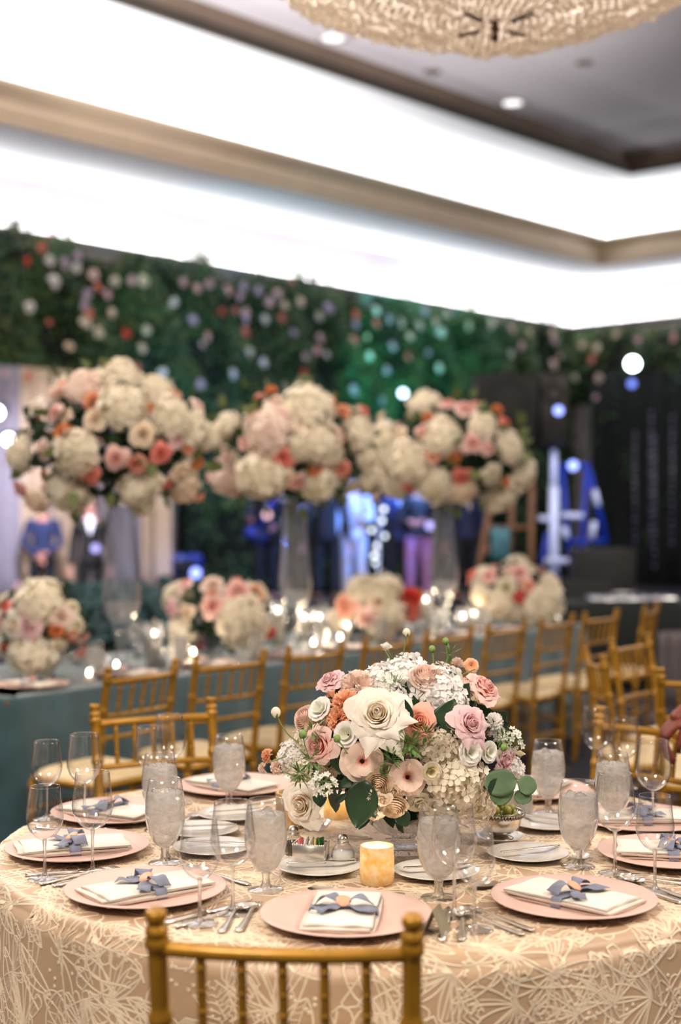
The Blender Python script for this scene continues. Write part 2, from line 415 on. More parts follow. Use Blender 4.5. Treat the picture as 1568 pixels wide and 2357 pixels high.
# recessed downlights and sprinkler plates in the upper ceiling
def ceil_pt(px, py): return PT(px, py, 7.95)
for (px, py, on) in ((767, 87, 1), (1180, 237, 1), (1487, 362, 1), (995, 165, 0), (1345, 145, 0)):
    q = ceil_pt(px, py)
    if on:
        where = {767: 'nearest the chandelier\'s left end', 1180: 'below the chandelier\'s finial', 1487: 'nearest the ceiling corner'}[px]
        t = thing('recessed_downlight', 'round lit recessed downlight in the grey ceiling, '+where, 'downlight', q, 0, 'recessed downlights')
        a = MB().lathe([(.15, -.002), (.21, -.012), (.235, -.004), (.235, .0)], 24).obj('trim_ring', M_MOULD, t)
        MB().lathe([(0, -.004), (.15, -.004)], 24).obj('lens', M_DOWN, t)
    else:
        t = thing('sprinkler_head', 'dark sprinkler plate on the grey ceiling '+('left of' if px == 995 else 'right of')+' the chandelier finial', 'sprinkler', q, 0)
        MB().lathe([(0, -.03), (.03, -.03), (.045, -.02), (.12, -.012), (.13, 0)], 20).obj('cover_plate', M_BROWN, t)
        MB().lathe([(0, -.07), (.02, -.07), (.02, -.03), (0, -.03)], 12).obj('nozzle', M_CHROME, t)
# ------------------------------------------------------------------ gold ballroom chair
def bamboo(m, pts, r, rings, n=8, knob=False):
    """A turned rod: raised rings at given fractions, optional ball finial at the end."""
    pts = np.asarray(pts, float); N = 24
    ss = set(np.linspace(0, 1, N).tolist())
    for q in rings: ss |= {max(0, q-.014), max(0, q-.006), min(1, q+.006), min(1, q+.014)}
    ss = np.array(sorted(ss)); seg = np.linspace(0, 1, len(pts))
    P3 = np.stack([np.interp(ss, seg, pts[:, k]) for k in range(3)], 1)
    rr = np.full(len(ss), r)
    for q in rings: rr += .28*r*(np.abs(ss-q) < .0075)
    m.tube(P3, rr, n)
    if knob:
        e = pts[-1]; d = pts[-1]-pts[-2]; d /= np.linalg.norm(d)
        prof = [(-.004, 1.0), (0, 1.16), (.006, 1.2), (.012, 1.16), (.015, .86), (.022, .82), (.024, 1.02), (.028, 1.12), (.036, 1.12), (.040, .98), (.0415, .4)]
        m.tube([e+d*a for a, _ in prof], [r*b for _, b in prof], n)
def make_chair(label, group):
    t = thing('gold_chair', label, 'chair', (0, 0, 0), 0, group)
    for s in (-1, 1):
        m = MB(); bamboo(m, [(s*.185, -.17, 0), (s*.19, -.185, .22), (s*.193, -.19, .44), (s*.196, -.215, .68), (s*.198, -.25, .895)], .0155, (.24, .47, .70, .84, .985), 10, True)
        m.obj('back_post', M_GOLD, t)
        m = MB(); bamboo(m, [(s*.195, .185, .44), (s*.197, .19, .22), (s*.2, .198, 0)], .0145, (.06, .3, .62, .9)); m.obj('front_leg', M_GOLD, t)
        for z in (.16, .28):
            m = MB(); bamboo(m, [(s*.188, -.175, z), (s*.198, .19, z)], .008, (.33, .66), 6); m.obj('side_stretcher', M_GOLD, t)
    for z in (.20, .32):
        m = MB(); bamboo(m, [(-.197, .19, z), (.197, .19, z)], .008, (.33, .66), 6); m.obj('front_stretcher', M_GOLD, t)
    m = MB(); bamboo(m, [(-.188, -.18, .22), (.188, -.18, .22)], .008, (.33, .66), 6); m.obj('rear_stretcher', M_GOLD, t)
    def bow(z, y, d, r, nm):
        u = np.linspace(-1, 1, 13); m = MB()
        bamboo(m, np.stack([u*.192, y-d*(1-u*u), np.full(13, z)], 1), r, (), 8); m.obj(nm, M_GOLD, t)
    bow(.872, -.246, .022, .0125, 'top_rail'); bow(.735, -.224, .020, .0095, 'middle_rail'); bow(.645, -.212, .016, .0095, 'lower_rail')
    for k in range(5):
        x = -.128+.064*k; b = (1-(x/.192)**2)
        m = MB(); bamboo(m, [(x, -.224-.020*b, .735), (x, -.246-.022*b, .872)], .0075, (.3, .55, .82), 8); m.obj('spindle', M_GOLD, t)
    MB().bbox((0, 0, .445), (.41, .40, .035), .012).obj('seat_frame', M_GOLD, t)
    def cush(u, v):
        x, y = u*2-1, v*2-1; e = (1-abs(x)**5)*(1-abs(y)**5)
        return (x*.195, y*.19, .462+.040*max(e, 0)**.5)
    m = MB(); m.grid(cush, 15, 15); m.box((0, 0, .456), (.385, .375, .012)); m.obj('cushion', M_CUSH, t)
    return t
ORD = ['first', 'second', 'third', 'fourth', 'fifth', 'sixth', 'seventh', 'eighth', 'ninth', 'tenth', 'eleventh', 'twelfth', 'thirteenth', 'fourteenth', 'fifteenth', 'sixteenth']
# long-table frame: LD along the table away from us, LN across it
LD = np.array([.62, .785]); LD /= np.linalg.norm(LD); LN = np.array([-LD[1], LD[0]]); L0 = np.array([-.83, 5.80])
def LT(d, n, z=0.0):
    xy = L0+d*LD+n*LN
    return Vector((xy[0], xy[1], z))
TC = np.array([.08, 3.48]); TR = .915; ZT = .75
G_CH = 'gold chairs around the tables'
chair0 = make_chair('gold bamboo-style chair in the foreground, its back against the lace tablecloth', G_CH)
chair0.location = (-.068, 2.44, 0); chair0.rotation_euler = (0, 0, math.radians(-4.5))
rz_long = math.atan2(LN[1], LN[0])-PI/2
for k in range(8):
    c = LT(.565*k, .0)
    lab = f'gold chair pushed to the teal table, {ORD[k]} from the left in the row'
    o = dup(chair0, (c.x+LN[0]*.235, c.y+LN[1]*.235, 0), rz_long+math.radians((3, -5, 0, 2, -2, 1, 3, -2)[k]), lab)
e = P(1464, 1178, 9.5); dup(chair0, (e.x-.12, e.y+.14, 0), rz_long+.25, 'gold chair at the far right end of the teal table')
def facing(x, y, tx, ty): return math.atan2(ty-y, tx-x)-PI/2
# chairs at the round table's far side
c = (-.60, 4.62); f = facing(-.6, 4.62, -.05, 3.48); dup(chair0, (c[0]+.235*math.cos(f+PI/2), c[1]+.235*math.sin(f+PI/2), 0), f, 'gold chair across the round table, behind the wine glasses at left')
c = (.955, 4.355); f = facing(c[0], c[1], .08, 3.42); dup(chair0, (c[0]+.235*math.cos(f+PI/2), c[1]+.235*math.sin(f+PI/2), 0), f, 'gold chair at the right of the round table under the drooping hand')
# chairs of the next table at right, their own table out of view
for (x, y, rz, lab) in ((1.145, 6.32, -PI/2+.02, 'gold chair seen edge on, behind the right chair of the round table'),
                        (1.45, 7.02, -PI/2-.66+.0, 'gold chair turned to the right with open spindles, behind the edge-on chair'),
                        (1.46, 5.58, -.25, 'gold chair cut by the right picture edge, above the drooping hand')):
    dup(chair0, (x+.235*math.cos(rz+PI/2), y+.235*math.sin(rz+PI/2), 0), rz, lab)

# ------------------------------------------------------------------ round table, cloth and its ribbon embroidery
t = thing('round_table', 'round banquet table hidden under the lace tablecloth', 'table', (TC[0], TC[1], 0))
MB().lathe([(0, .715), (TR-.012, .715), (TR-.008, .72), (TR-.008, .738), (TR-.012, .742), (0, .742)], 64).obj('tabletop', M_WOOD, t)
for k in range(4):
    a = PI/4+k*PI/2; m = MB(); m.tube([(.6*math.cos(a), .6*math.sin(a), 0), (.55*math.cos(a), .55*math.sin(a), .715)], .016, 10); m.obj('leg', M_CHROME, t)
FOLD = [(7, .3, .5), (12, 1.9, .6), (19, 4.2, .5), (31, .7, .25)]
def cloth_pt(rho, th):
    rho = np.asarray(rho, float); th = np.asarray(th, float); rr = .028
    flat = TR-rr; arc = rr*PI/2
    a = np.clip((rho-flat)/rr, 0, PI/2); s = np.maximum(0, rho-flat-arc)
    w = sum(A*np.sin(n*th+ph) for n, ph, A in FOLD)
    # one deep fold at the left, as in the photo
    w = w+1.5*np.exp(-((np.mod(th+PI*2, 2*PI)-math.radians(207))/.055)**2)
    amp = .030*np.clip(s/.45, 0, 1)**1.2
    r = np.where(rho < flat, rho, flat+rr*np.sin(a)+.012+amp*(w+.6)-.012*(a < PI/2))
    z = np.where(rho < flat, ZT, ZT-rr*(1-np.cos(a))-s)
    # pushed in where a chair's seat stands under the drop
    for ca_, dp in ((-95.5, .17), (117.5, .15), (43.5, .20)):
        dth = np.mod(th-math.radians(ca_)+PI, 2*PI)-PI; k = np.clip((s-.10)/.16, 0, 1)
        r = r-dp*np.exp(-(dth/.30)**4)*k*k*(3-2*k)
    return np.stack([TC[0]+r*np.cos(th), TC[1]+r*np.sin(th), z], -1)
nr, nth = 40, 320
rhos = np.concatenate([[1e-4], np.linspace(.15, TR-.03, 6), np.linspace(TR-.027, TR+.02, 8), np.linspace(TR+.04, TR+.755, 26)]); nr = len(rhos)
ths = np.linspace(0, 2*PI, nth, endpoint=False)
G = cloth_pt(rhos[:, None]+0*ths[None], ths[None]+0*rhos[:, None])
m = MB(); m.add(G.reshape(-1, 3), [(i*nth+j, i*nth+(j+1) % nth, (i+1)*nth+(j+1) % nth, (i+1)*nth+j) for i in range(nr-1) for j in range(nth)])
cloth = tag(m.obj('tablecloth', M_SATIN), 'tan satin round tablecloth covered in cream ribbon embroidery', 'tablecloth')
EV, EF, EN = [], [], 0
def stroke(l0, th0, pts, w=.0022, h=.0018):
    """Lay one ribbon over the cloth: pts are (along, outward) metres around the point (l0, th0)."""
    global EN
    p = np.asarray(pts, float); n = len(p)
    t2 = np.gradient(p, axis=0); t2 /= np.linalg.norm(t2, axis=1)[:, None]+1e-9
    nn = np.stack([-t2[:, 1], t2[:, 0]], 1)
    rows = []
    sc = max(l0, .25)
    for k, hh in ((-1, .0003), (0, h), (1, .0003)):
        q = p+nn*k*w
        rho = np.abs(l0+q[:, 1]); th = th0+q[:, 0]/sc
        e = .003
        A = cloth_pt(rho, th); B = cloth_pt(rho+e, th); Cc = cloth_pt(rho, th+e)
        nv = np.cross(B-A, Cc-A); nv /= np.linalg.norm(nv, axis=1)[:, None]+1e-12
        rows.append(A+nv*hh)
    EV.append(np.concatenate(rows))
    for i in range(n-1):
        a, b, c = EN+i, EN+n+i, EN+2*n+i
        EF.append((a, b, b+1, a+1)); EF.append((b, c, c+1, b+1))
    EN += 3*n
def rot2(p, a):
    p = np.asarray(p, float); c, s = math.cos(a), math.sin(a)
    return np.stack([p[:, 0]*c-p[:, 1]*s, p[:, 0]*s+p[:, 1]*c], 1)
def motif_leaf(l0, th0, a, L, W, bend):
    u = np.linspace(0, 1, 11); mid = np.stack([bend*L*u*u, L*u], 1)
    for s in (-1, 1):
        stroke(l0, th0, rot2(mid+np.stack([s*W*np.sin(PI*u)**.85, 0*u], 1), a))
    side = random.choice((-1, 1)); k = random.randint(5, 8)
    for j in range(k):
        q = .12+.76*j/(k-1); w = W*math.sin(PI*q)**.85; v = np.linspace(.05, .95, 4)
        if random.random() < .75:
            stroke(l0, th0, rot2(np.stack([bend*L*q*q+side*w*v, L*q+.012*v], 1), a), .0011, .0011)
        if random.random() < .35:
            stroke(l0, th0, rot2(np.stack([bend*L*q*q-side*w*v*.7, L*q+.01*v], 1), a), .0011, .0011)
    stroke(l0, th0, rot2(mid, a), .0015)
def motif_fan(l0, th0, a, L, n, spread):
    for j in range(n):
        b = a+(j/(n-1)-.5)*spread; LL = L*random.uniform(.75, 1.1); W = LL*.17
        u = np.linspace(0, 1, 9); cv = random.uniform(-.25, .25)*LL
        lo = np.concatenate([np.stack([-W*np.sin(PI*u*.5)**1.2, LL*u], 1), np.stack([W*np.cos(PI*np.linspace(.5, 1, 4)[1:]-PI)*0+W*np.linspace(-1, 1, 6)[1:4], LL+W*.5*np.array([.7, 1, .7])], 1), np.stack([W*np.sin(PI*u[::-1]*.5)**1.2, LL*u[::-1]], 1)])
        lo[:, 0] += cv*(lo[:, 1]/LL)**2
        stroke(l0, th0, rot2(lo, b))
        if random.random() < .6:
            stroke(l0, th0, rot2(np.stack([cv*u*u, LL*u*.8], 1), b), .0013, .0012)
def motif_shell(l0, th0, a, L):
    for j in range(5):
        q = .25+.75*j/4; v = np.linspace(-1.1, 1.1, 10)
        stroke(l0, th0, rot2(np.stack([L*q*.62*np.sin(v), L*q*np.cos(v)+.004*np.sin(7*v)], 1), a), .0016)
    for v in (-1.1, 1.1):
        u = np.linspace(.1, 1, 6); stroke(l0, th0, rot2(np.stack([L*u*.62*math.sin(v), L*u*math.cos(v)], 1), a))
def motif_scroll(l0, th0, a, L):
    u = np.linspace(0, 1, 18); A = random.uniform(.02, .045); f = random.uniform(3, 6); ph = random.uniform(0, 6)
    stroke(l0, th0, rot2(np.stack([A*np.sin(f*u+ph)-A*math.sin(ph), L*u], 1), a), .0025, .0022)
    for s in (.35, .7):
        k = np.linspace(0, 1, 8); x0 = A*math.sin(f*s+ph)-A*math.sin(ph)
        sp = np.stack([x0+.03*k*np.cos(3.5*k), L*s+.03*k+.02*np.sin(4*k)*k], 1); stroke(l0, th0, rot2(sp, a))
def motif_dots(l0, th0, a):
    for j in range(random.randint(4, 7)):
        x, y = random.uniform(-.028, .028), random.uniform(-.028, .028); u = np.linspace(0, 2*PI, 7)
        stroke(l0, th0, rot2(np.stack([x+.0024*np.cos(u), y+.0024*np.sin(u)], 1), a), .0024, .0024)
pts = []; CELL = {}; SP = .053
for _ in range(34000):
    l0 = math.sqrt(random.uniform(.004, (TR+.72)**2)); th = random.uniform(0, 2*PI)
    if l0 > TR and not (th > math.radians(140) or th < math.radians(35)): continue
    q = (l0*math.cos(th), l0*math.sin(th)) if l0 < TR else (TR*th+10, l0+20)
    cx, cy_ = int(q[0]/SP), int(q[1]/SP)
    if any((q[0]-p[0])**2+(q[1]-p[1])**2 < SP*SP for i in (-1, 0, 1) for j in (-1, 0, 1) for p in CELL.get((cx+i, cy_+j), ())): continue
    CELL.setdefault((cx, cy_), []).append(q); pts.append(q+(l0, th))
for q in pts:
    l0, th = q[2], q[3]; a = random.uniform(0, 2*PI); k = random.random()
    if k < .34: motif_leaf(l0, th, a, random.uniform(.10, .17), random.uniform(.020, .034), random.uniform(-.5, .5))
    elif k < .60: motif_fan(l0, th, a, random.uniform(.07, .12), random.randint(5, 7), random.uniform(1.8, 4.4))
    elif k < .72: motif_shell(l0, th, a, random.uniform(.06, .10))
    elif k < .90: motif_scroll(l0, th, a, random.uniform(.14, .26))
    else: motif_dots(l0, th, a)
    if random.random() < .35: motif_dots(l0, th+random.uniform(-.06, .06), a)
m = MB(); m.v = EV; m.f = EF; m.n = EN
tag(m.obj('ribbon_embroidery', M_RIB, cloth), kind='stuff')

# ------------------------------------------------------------------ tableware prototypes
def make_wine(label, group, h=.205, r=.041, rim=.033):
    t = thing('wine_glass', label, 'wine glass', (0, 0, 0), 0, group); k = h/.205
    prof = [(.0052, .086), (.012, .089), (.024, .097), (.034, .110), (.0395, .125), (.041, .138), (.0402, .155), (.0378, .175), (.0352, .192), (.0335, .2045)]
    prof = [(a*r/.041 if b < .15 else (r+(rim-r)*(b-.138)/(.2045-.138) if b > .15 else r), b*k) for a, b in prof]
    prof = prof+[(prof[-1][0]-.0004, h), (prof[-1][0]-.0013, h-.0005)]
    MB().lathe(prof, 32).obj('bowl', M_GLASS, t)
    MB().lathe([(0, .0905*k), (.0055, .089*k), (.0048, .084*k), (.0036, .07*k), (.0034, .045*k), (.0038, .02*k), (.0055, .011), (.012, .0062)], 16).obj('stem', M_STEM, t)
    MB().lathe([(.012, .0062), (.022, .0042), (.033, .0026), (.0362, .0016), (.0365, .0008), (.036, 0.0002), (0, .0002)], 32).obj('foot', M_GLASS, t)
    return t
def make_goblet(label, group):
    t = thing('water_goblet', label, 'water glass', (0, 0, 0), 0, group)
    prof = [(.010, .037), (.018, .042), (.029, .055), (.039, .075), (.0445, .097), (.0458, .115), (.0448, .138), (.0418, .163), (.0388, .18), (.0365, .1915), (.0358, .192), (.0350, .1912)]
    MB().lathe(prof, 36).obj('bowl', M_GLASS, t)
    MB().lathe([(0, .040), (.0105, .038), (.0095, .033), (.0085, .024), (.0095, .014), (.014, .0065)], 16).obj('stem', M_STEM, t)
    MB().lathe([(.014, .0065), (.024, .0045), (.035, .0025), (.0385, .0014), (.038, .0002), (0, .0002)], 32).obj('foot', M_GLASS, t)
    wp = [(0, .041), (.016, .0435), (.0275, .056), (.0375, .076), (.043, .098), (.0443, .115), (.0433, .138), (.0412, .157), (.0405, .161)]
    wob = lambda a, z: 1+.012*np.sin(5*a+z*200)
    w = MB().lathe(wp, 28, wob=wob)
    def top(u, v):
        a = u*2*PI; r = .0405*v*(1+.012*math.sin(5*a+.161*200)); return (r*math.cos(a), r*math.sin(a), .161+.004*math.sin(3*a+4*v)*(1-v)+.006*math.cos(5*v*2.1+a)*(1-v)*v*3)
    w.grid(top, 29, 7); w.obj('ice_water', M_WATER, t)
    for k, (x, y, z, s) in enumerate(((.012, -.02, .150, .022), (-.018, -.006, .158, .024), (.010, .016, .157, .022))):
        MB().bbox((0, 0, 0), (s, s, s*.8), .004).obj('ice_cube', M_ICE, t, loc=(x, y, z)).rotation_euler = (k*.7+.3, .4*k+.2, k)
    return t
G_W = 'wine glasses on the round table'; G_G = 'iced water glasses on the round table'
big = None; small = None; gob = None
# (pixel x of foot, pixel y of foot, kind, label)
GL = [
 (107, 1887, 's', 'small wine glass at the far left edge of the round table, rear of its pair'),
 (194, 1888, 'b', 'tall wine glass in front of the left gold chair seat'),
 (103, 2026, 's', 'small wine glass at the left rim beside the leftmost front charger'),
 (213, 2009, 'b', 'tall wine glass between the leftmost charger and the left napkin'),
 (368, 1912, 'g', 'iced water glass behind the tallest-looking left water glass'),
 (380, 1988, 'g', 'iced water glass at left centre, front of two in line'),
 (343, 1842, 's', 'small wine glass before the far gold chair back, left of its pair'),
 (390, 1826, 'b', 'tall wine glass before the far gold chair back, right of its pair'),
 (527, 1855, 'g', 'iced water glass left of the bouquet, in front of the far napkin'),
 (536, 2104, 'b', 'tall wine glass between the left and nearest chargers'),
 (460, 2128, 's', 'small wine glass right over the left charger\'s edge'),
 (612, 2050, 'g', 'iced water glass beside the salt shaker and bread plate'),
 (1010, 2068, 'g', 'iced water glass in front of the white hydrangea'),
 (1046, 2108, 'b', 'tall wine glass between the hydrangea\'s water glass and the small wine glass'),
 (1092, 2142, 's', 'small wine glass in front of the silver bowl'),
 (1262, 1872, 'g', 'iced water glass right of the bouquet beside the eucalyptus'),
 (1331, 1996, 'g', 'iced water glass at right centre behind the right charger'),
 (1374, 1801, 'b', 'tall wine glass before the right gold chair\'s knobbed post'),
 (1440, 1815, 's', 'small wine glass before the right gold chair\'s spindles'),
 (1411, 1907, 'g', 'iced water glass behind the wine glass at the right'),
 (1416, 2012, 'b', 'tall wine glass in front of the right water glass'),
 (1504, 1906, 'b', 'tall wine glass at the far right, below the drooping hand'),
 (1508, 2054, 's', 'small wine glass nearest the right picture edge'),
]
for (px, py, k, lab) in GL:
    q = PT(px, py, ZT); q.z = ZT+.0015
    if k == 'b':
        if big is None: big = make_wine(lab, G_W, .222, .0455, .037); big.location = q
        else: dup(big, q, random.uniform(0, 6), lab)
    elif k == 's':
        if small is None: small = make_wine(lab, G_W, .203, .0405, .033); small.location = q
        else: dup(small, q, random.uniform(0, 6), lab)
    else:
        if gob is None: gob = make_goblet(lab, G_G); gob.location = q
        else: dup(gob, q, random.uniform(0, 6), lab)

def make_charger(label):
    m = MB().lathe([(0, .0), (.09, .0), (.11, .003), (.150, .0125), (.163, .0165), (.1675, .0180), (.1680, .0192), (.1665, .0200), (.150, .0165), (.113, .0085), (.105, .0075), (0, .0075)], 64)
    return tag(m.obj('charger_plate', M_CHARGER), label, 'plate', 'blush chargers on the round table')
def make_napkin(label):
    t = thing('napkin', label, 'napkin', (0, 0, 0), 0, 'folded napkins on the blush chargers')
    m = MB(); W, L = .068, .128
    for k in range(4):                          # four folded layers, each a thin slab with soft wavy edges
        z0 = .004*k; s = 1-.018*k; ph = k*1.7; off = (.0055*math.sin(k*2.1), .007*math.cos(k*1.9))
        def top(u, v, zz=1):
            x, y = u*2-1, v*2-1
            ed = 1+.02*math.sin(3*y+ph) if True else 1
            return (x*W*s*ed+off[0], y*L*s*(1+.015*math.sin(4*x+ph))+off[1], z0+.0036*zz+.0012*math.sin(5*x+ph)*math.sin(4*y)+(.003*max(0, abs(y)-.6)*math.sin(6*x+ph) if k == 3 else 0))
        m.grid(lambda u, v: top(u, v, 1), 11, 17); m.grid(lambda u, v: top(u, v, 0), 11, 17)
        n = 11*17; b = m.n-2*n
        rim = [i for i in range(11)]+[j*11+10 for j in range(1, 17)]+[16*11+i for i in range(9, -1, -1)]+[j*11 for j in range(15, 0, -1)]
        for i in range(len(rim)):
            j = (i+1) % len(rim); m.f.append((b+rim[i], b+rim[j], b+n+rim[j], b+n+rim[i]))
    m.obj('linen', M_NAPKIN, t)
    # ribbon: a band round the folded linen, two loops and two tails at the knot
    m = MB()
    def band(u, v): 
        x = (u*2-1)*.0715; z = .0195 if abs(x) < .066 else .0195-.019*(abs(x)-.066)/.0055
        return (x, (v*2-1)*.011*(1+.25*math.sin(9*u)), z+.001*math.sin(14*u+3*v))
    m.grid(band, 21, 5)
    for (a, ln, w, lift) in ((.25, .055, .016, .018), (PI-.35, .052, .018, .020), (-.55, .070, .014, .004), (PI+.75, .060, .014, .003)):
        def tail(u, v):
            d = .004+ln*u; y = (v*2-1)*w*(.35+.65*min(1, u*2.2)); z = .022+lift*math.sin(PI*min(1, u*1.05))+.003*math.sin(8*u+2*v)
            return (d*math.cos(a)-y*math.sin(a), d*math.sin(a)+y*math.cos(a), z)
        m.grid(tail, 12, 6)
    o = m.obj('ribbon_bow', M_BOW, t); md = o.modifiers.new('thickness', 'SOLIDIFY'); md.thickness = .0009
    MB().lathe([(0, .004), (.010, .0042), (.0135, .0036), (.0155, .0018), (.015, 0), (0, 0)], 24, wob=lambda a, z: 1+.03*np.sin(3*a)+.02*np.sin(7*a)).obj('wax_tag', M_TAG, t, loc=(0, 0, .030)).rotation_euler = (.45, .1, 0)
    return t
def flat_piece(m, outline, th=.0022, crown=.0, zfn=None):
    """outline: list of (x, halfwidth); a flat tapered bar along x, curved by zfn."""
    xs = [q[0] for q in outline]; f0 = zfn or (lambda x: 0)
    n = len(outline); v = []
    for x, w in outline: z = f0(x); v += [(x, -w, z+th*.3), (x, -w*.6, z+th), (x, w*.6, z+th), (x, w, z+th*.3), (x, w*.7, z), (x, -w*.7, z)]
    f = []
    for k in range(n-1):
        for i in range(6):
            j = (i+1) % 6; f.append((k*6+i, k*6+j, (k+1)*6+j, (k+1)*6+i))
    f += [tuple(range(5, -1, -1)), tuple(range((n-1)*6, n*6))]
    return m.add(v, f)
HAND = [(-.105, .003), (-.100, .0085), (-.085, .0095), (-.06, .0075), (-.02, .0045), (.02, .0038)]
hz = lambda x: .004*math.exp(-((x-.03)/.05)**2)+.002
def knife_mesh():
    m = MB(); flat_piece(m, [(-.118, .004), (-.112, .0085), (-.09, .0095), (-.04, .0075), (-.004, .0055)], .006); flat_piece(m, [(-.004, .006), (.01, .0095), (.06, .0105), (.095, .0085), (.112, .003)], .0018, zfn=lambda x: .002)
    return m.mesh('table_knife', M_SILVER)
def fork_mesh():
    m = MB(); flat_piece(m, HAND+[(.04, .0045), (.052, .011), (.062, .0125)], .0024, zfn=hz)
    for k in range(4): 
        y = -.0098+.00653*k; m.add([(a, y+b, c) for a in (.060, .1) for b in (-.0019, .0019) for c in (.004 if a < .08 else .0025, .0062 if a < .08 else .0042)], [(0, 1, 3, 2), (4, 6, 7, 5), (0, 4, 5, 1), (2, 3, 7, 6), (0, 2, 6, 4), (1, 5, 7, 3)])
    return m.mesh('table_fork', M_SILVER)
def spoon_mesh():
    m = MB(); flat_piece(m, HAND+[(.035, .0042)], .0024, zfn=hz)
    def bowl(u, v):
        a = u*2*PI; r = v; x = .066+.034*r*math.cos(a); y = .020*r*math.sin(a); return (x, y, .0015+.0075*r*r)
    m.grid(bowl, 25, 6)
    return m.mesh('table_spoon', M_SILVER)
ME_KNIFE, ME_FORK, ME_SPOON = knife_mesh(), fork_mesh(), spoon_mesh()
SEATS = [  # angle, phrase, napkin spin, pieces of cutlery kept in view
 (-95.6, 'nearest the foreground gold chair', 0.0), (-56.5, 'at the near right of the table', .25), (-133, 'left of the foreground gold chair', -.2),
 (-168, 'at the left rim of the round table', .1), (160, 'rear left, behind the leftmost wine glasses', -.15), (122.6, 'before the far gold chair', .3),
 (-17, 'at the right picture edge', .1), (12.6, 'rear right, behind the far right wine glass', -.2), (50, 'between the bouquet and the right gold chair', .15), (86, 'straight behind the bouquet', .0)]
ch0 = nap0 = None
for i, (ang, ph, spin) in enumerate(SEATS):
    a = math.radians(ang); c = TC+.712*np.array([math.cos(a), math.sin(a)]); rz = a+PI/2     # local +x: diner's right, local -y: outwards
    def L(x, y, z): 
        return Vector((c[0]+x*math.cos(rz)-y*math.sin(rz), c[1]+x*math.sin(rz)+y*math.cos(rz), z))
    if ch0 is None: ch0 = make_charger('blush pink charger plate '+ph); o = ch0
    else: o = ch0.copy(); COL.objects.link(o); o['label'] = 'blush pink charger plate '+ph
    o.location = L(0, 0, ZT+.003); o.rotation_euler = (0, 0, rz)
    lab = 'ivory napkin with blue bow on the charger '+ph
    if nap0 is None: nap0 = make_napkin(lab); nap0.location = L(-.005, .0, ZT+.0115); nap0.rotation_euler = (0, 0, rz+spin)
    else: dup(nap0, L(random.uniform(-.01, .01), random.uniform(-.015, .005), ZT+.0115), rz+spin, lab)
    if i == 9: continue
    for (me, nm, x, y, ro, what) in ((ME_FORK, 'table_fork', -.225, .0, PI/2, 'silver dinner fork, outer left of the charger '), (ME_FORK, 'salad_fork', -.193, .01, PI/2, 'silver salad fork, inner left of the charger '),
                               (ME_KNIFE, 'table_knife', .193, .0, PI/2, 'silver dinner knife right of the charger '), (ME_SPOON, 'table_spoon', .226, -.005, PI/2, 'silver spoon, outer right of the charger '),
                               (ME_SPOON, 'dessert_spoon', .0, .20, PI, 'silver dessert spoon above the charger ')):
        o = put(nm, me, None, L(x, y, ZT+.0025), (0, 0, rz+ro+random.uniform(-.05, .05)))
        tag(o, what+ph, 'cutlery', 'silver cutlery on the round table')
# bread plates with butter knives
def bread_mesh(r):
    k = r/.094
    return MB().lathe([(0, 0), (.05*k, 0), (.055*k, .003), (.088*k, .0125), (.094*k, .0145), (.0945*k, .0155), (.0925*k, .016), (.062*k, .0065), (.055*k, .005), (0, .005)], 48).mesh('bread_plate', M_CHINA)
ME_BREAD, ME_SAUCER = bread_mesh(.094), bread_mesh(.062)
ME_BK = MB(); flat_piece(ME_BK, [(-.085, .003), (-.08, .007), (-.05, .006), (-.01, .004), (.0, .0055), (.04, .0085), (.065, .006), (.075, .002)], .003, zfn=lambda x: .001); ME_BK = ME_BK.mesh('butter_knife', M_SILVER)
for (px, py, ang, ph) in ((735, 2008, 6, 'in front of the salt shaker'), (1003, 2018, 12, 'under the hydrangea water glass'), (1215, 1977, 25, 'in front of the silver bowl'), (1262, 1906, -38, 'right of the silver bowl'),
                          (462, 1922, 10, 'between the left water glasses, rear'), (490, 1962, -12, 'between the left water glasses, front'), (538, 1885, 20, 'left of the bouquet, behind the tall wine glass')):
    q = PT(px, py, ZT); q.z = ZT+.002
    o = put('bread_plate', ME_BREAD, None, q); tag(o, 'small white bread plate '+ph, 'plate', 'white bread plates')
    q2 = Vector((q.x+.012, q.y+.012, ZT+.0188)); o = put('butter_knife', ME_BK, None, q2, (0, 0, math.radians(ang))); tag(o, 'butter knife lying on the bread plate '+ph, 'cutlery', 'butter knives')

# ------------------------------------------------------------------ small things in the middle of the round table
q = PT(1150, 1938, ZT); q.z = ZT+.002
tag(put('saucer', ME_SAUCER, None, q), 'white saucer under the silver bowl of green grapes', 'plate')
bz = q.z+.0055
t = thing('silver_bowl', 'footed silver bowl with rope rim holding green grapes', 'bowl', (q.x, q.y, bz))
MB().lathe([(.018, .012), (.034, .018), (.048, .032), (.055, .05), (.057, .062), (.0595, .064), (.0575, .064), (.053, .052), (.046, .035), (.032, .022), (0, .017)], 40).obj('bowl_body', M_SILVER, t)
MB().lathe([(0, 0), (.034, 0), (.035, .003), (.030, .006), (.02, .009), (.018, .013), (.0, .013)], 32).obj('foot', M_SILVERDARK, t)
m = MB()
for k in range(48):
    a = 2*PI*k/48; m.ball((.0585*math.cos(a), .0585*math.sin(a), .0635-.0035), .0037, 6, 4, (1, 1, 1.5))
m.lathe([(.0575, .066), (.0605, .067), (.0605, .0695), (.057, .0695), (.057, .066)], 40); m.obj('rope_rim', M_SILVERDARK, t)
M_GRAPE = pmat('green_grape_skin', srgb(196, 192, 104), .3, var=.15, scale=30, translucent=.25)
ME_GRAPE = MB().ball((0, 0, 0), .0105, 12, 8, (1, 1, 1.08)).mesh('green_grape', M_GRAPE)
k = 0
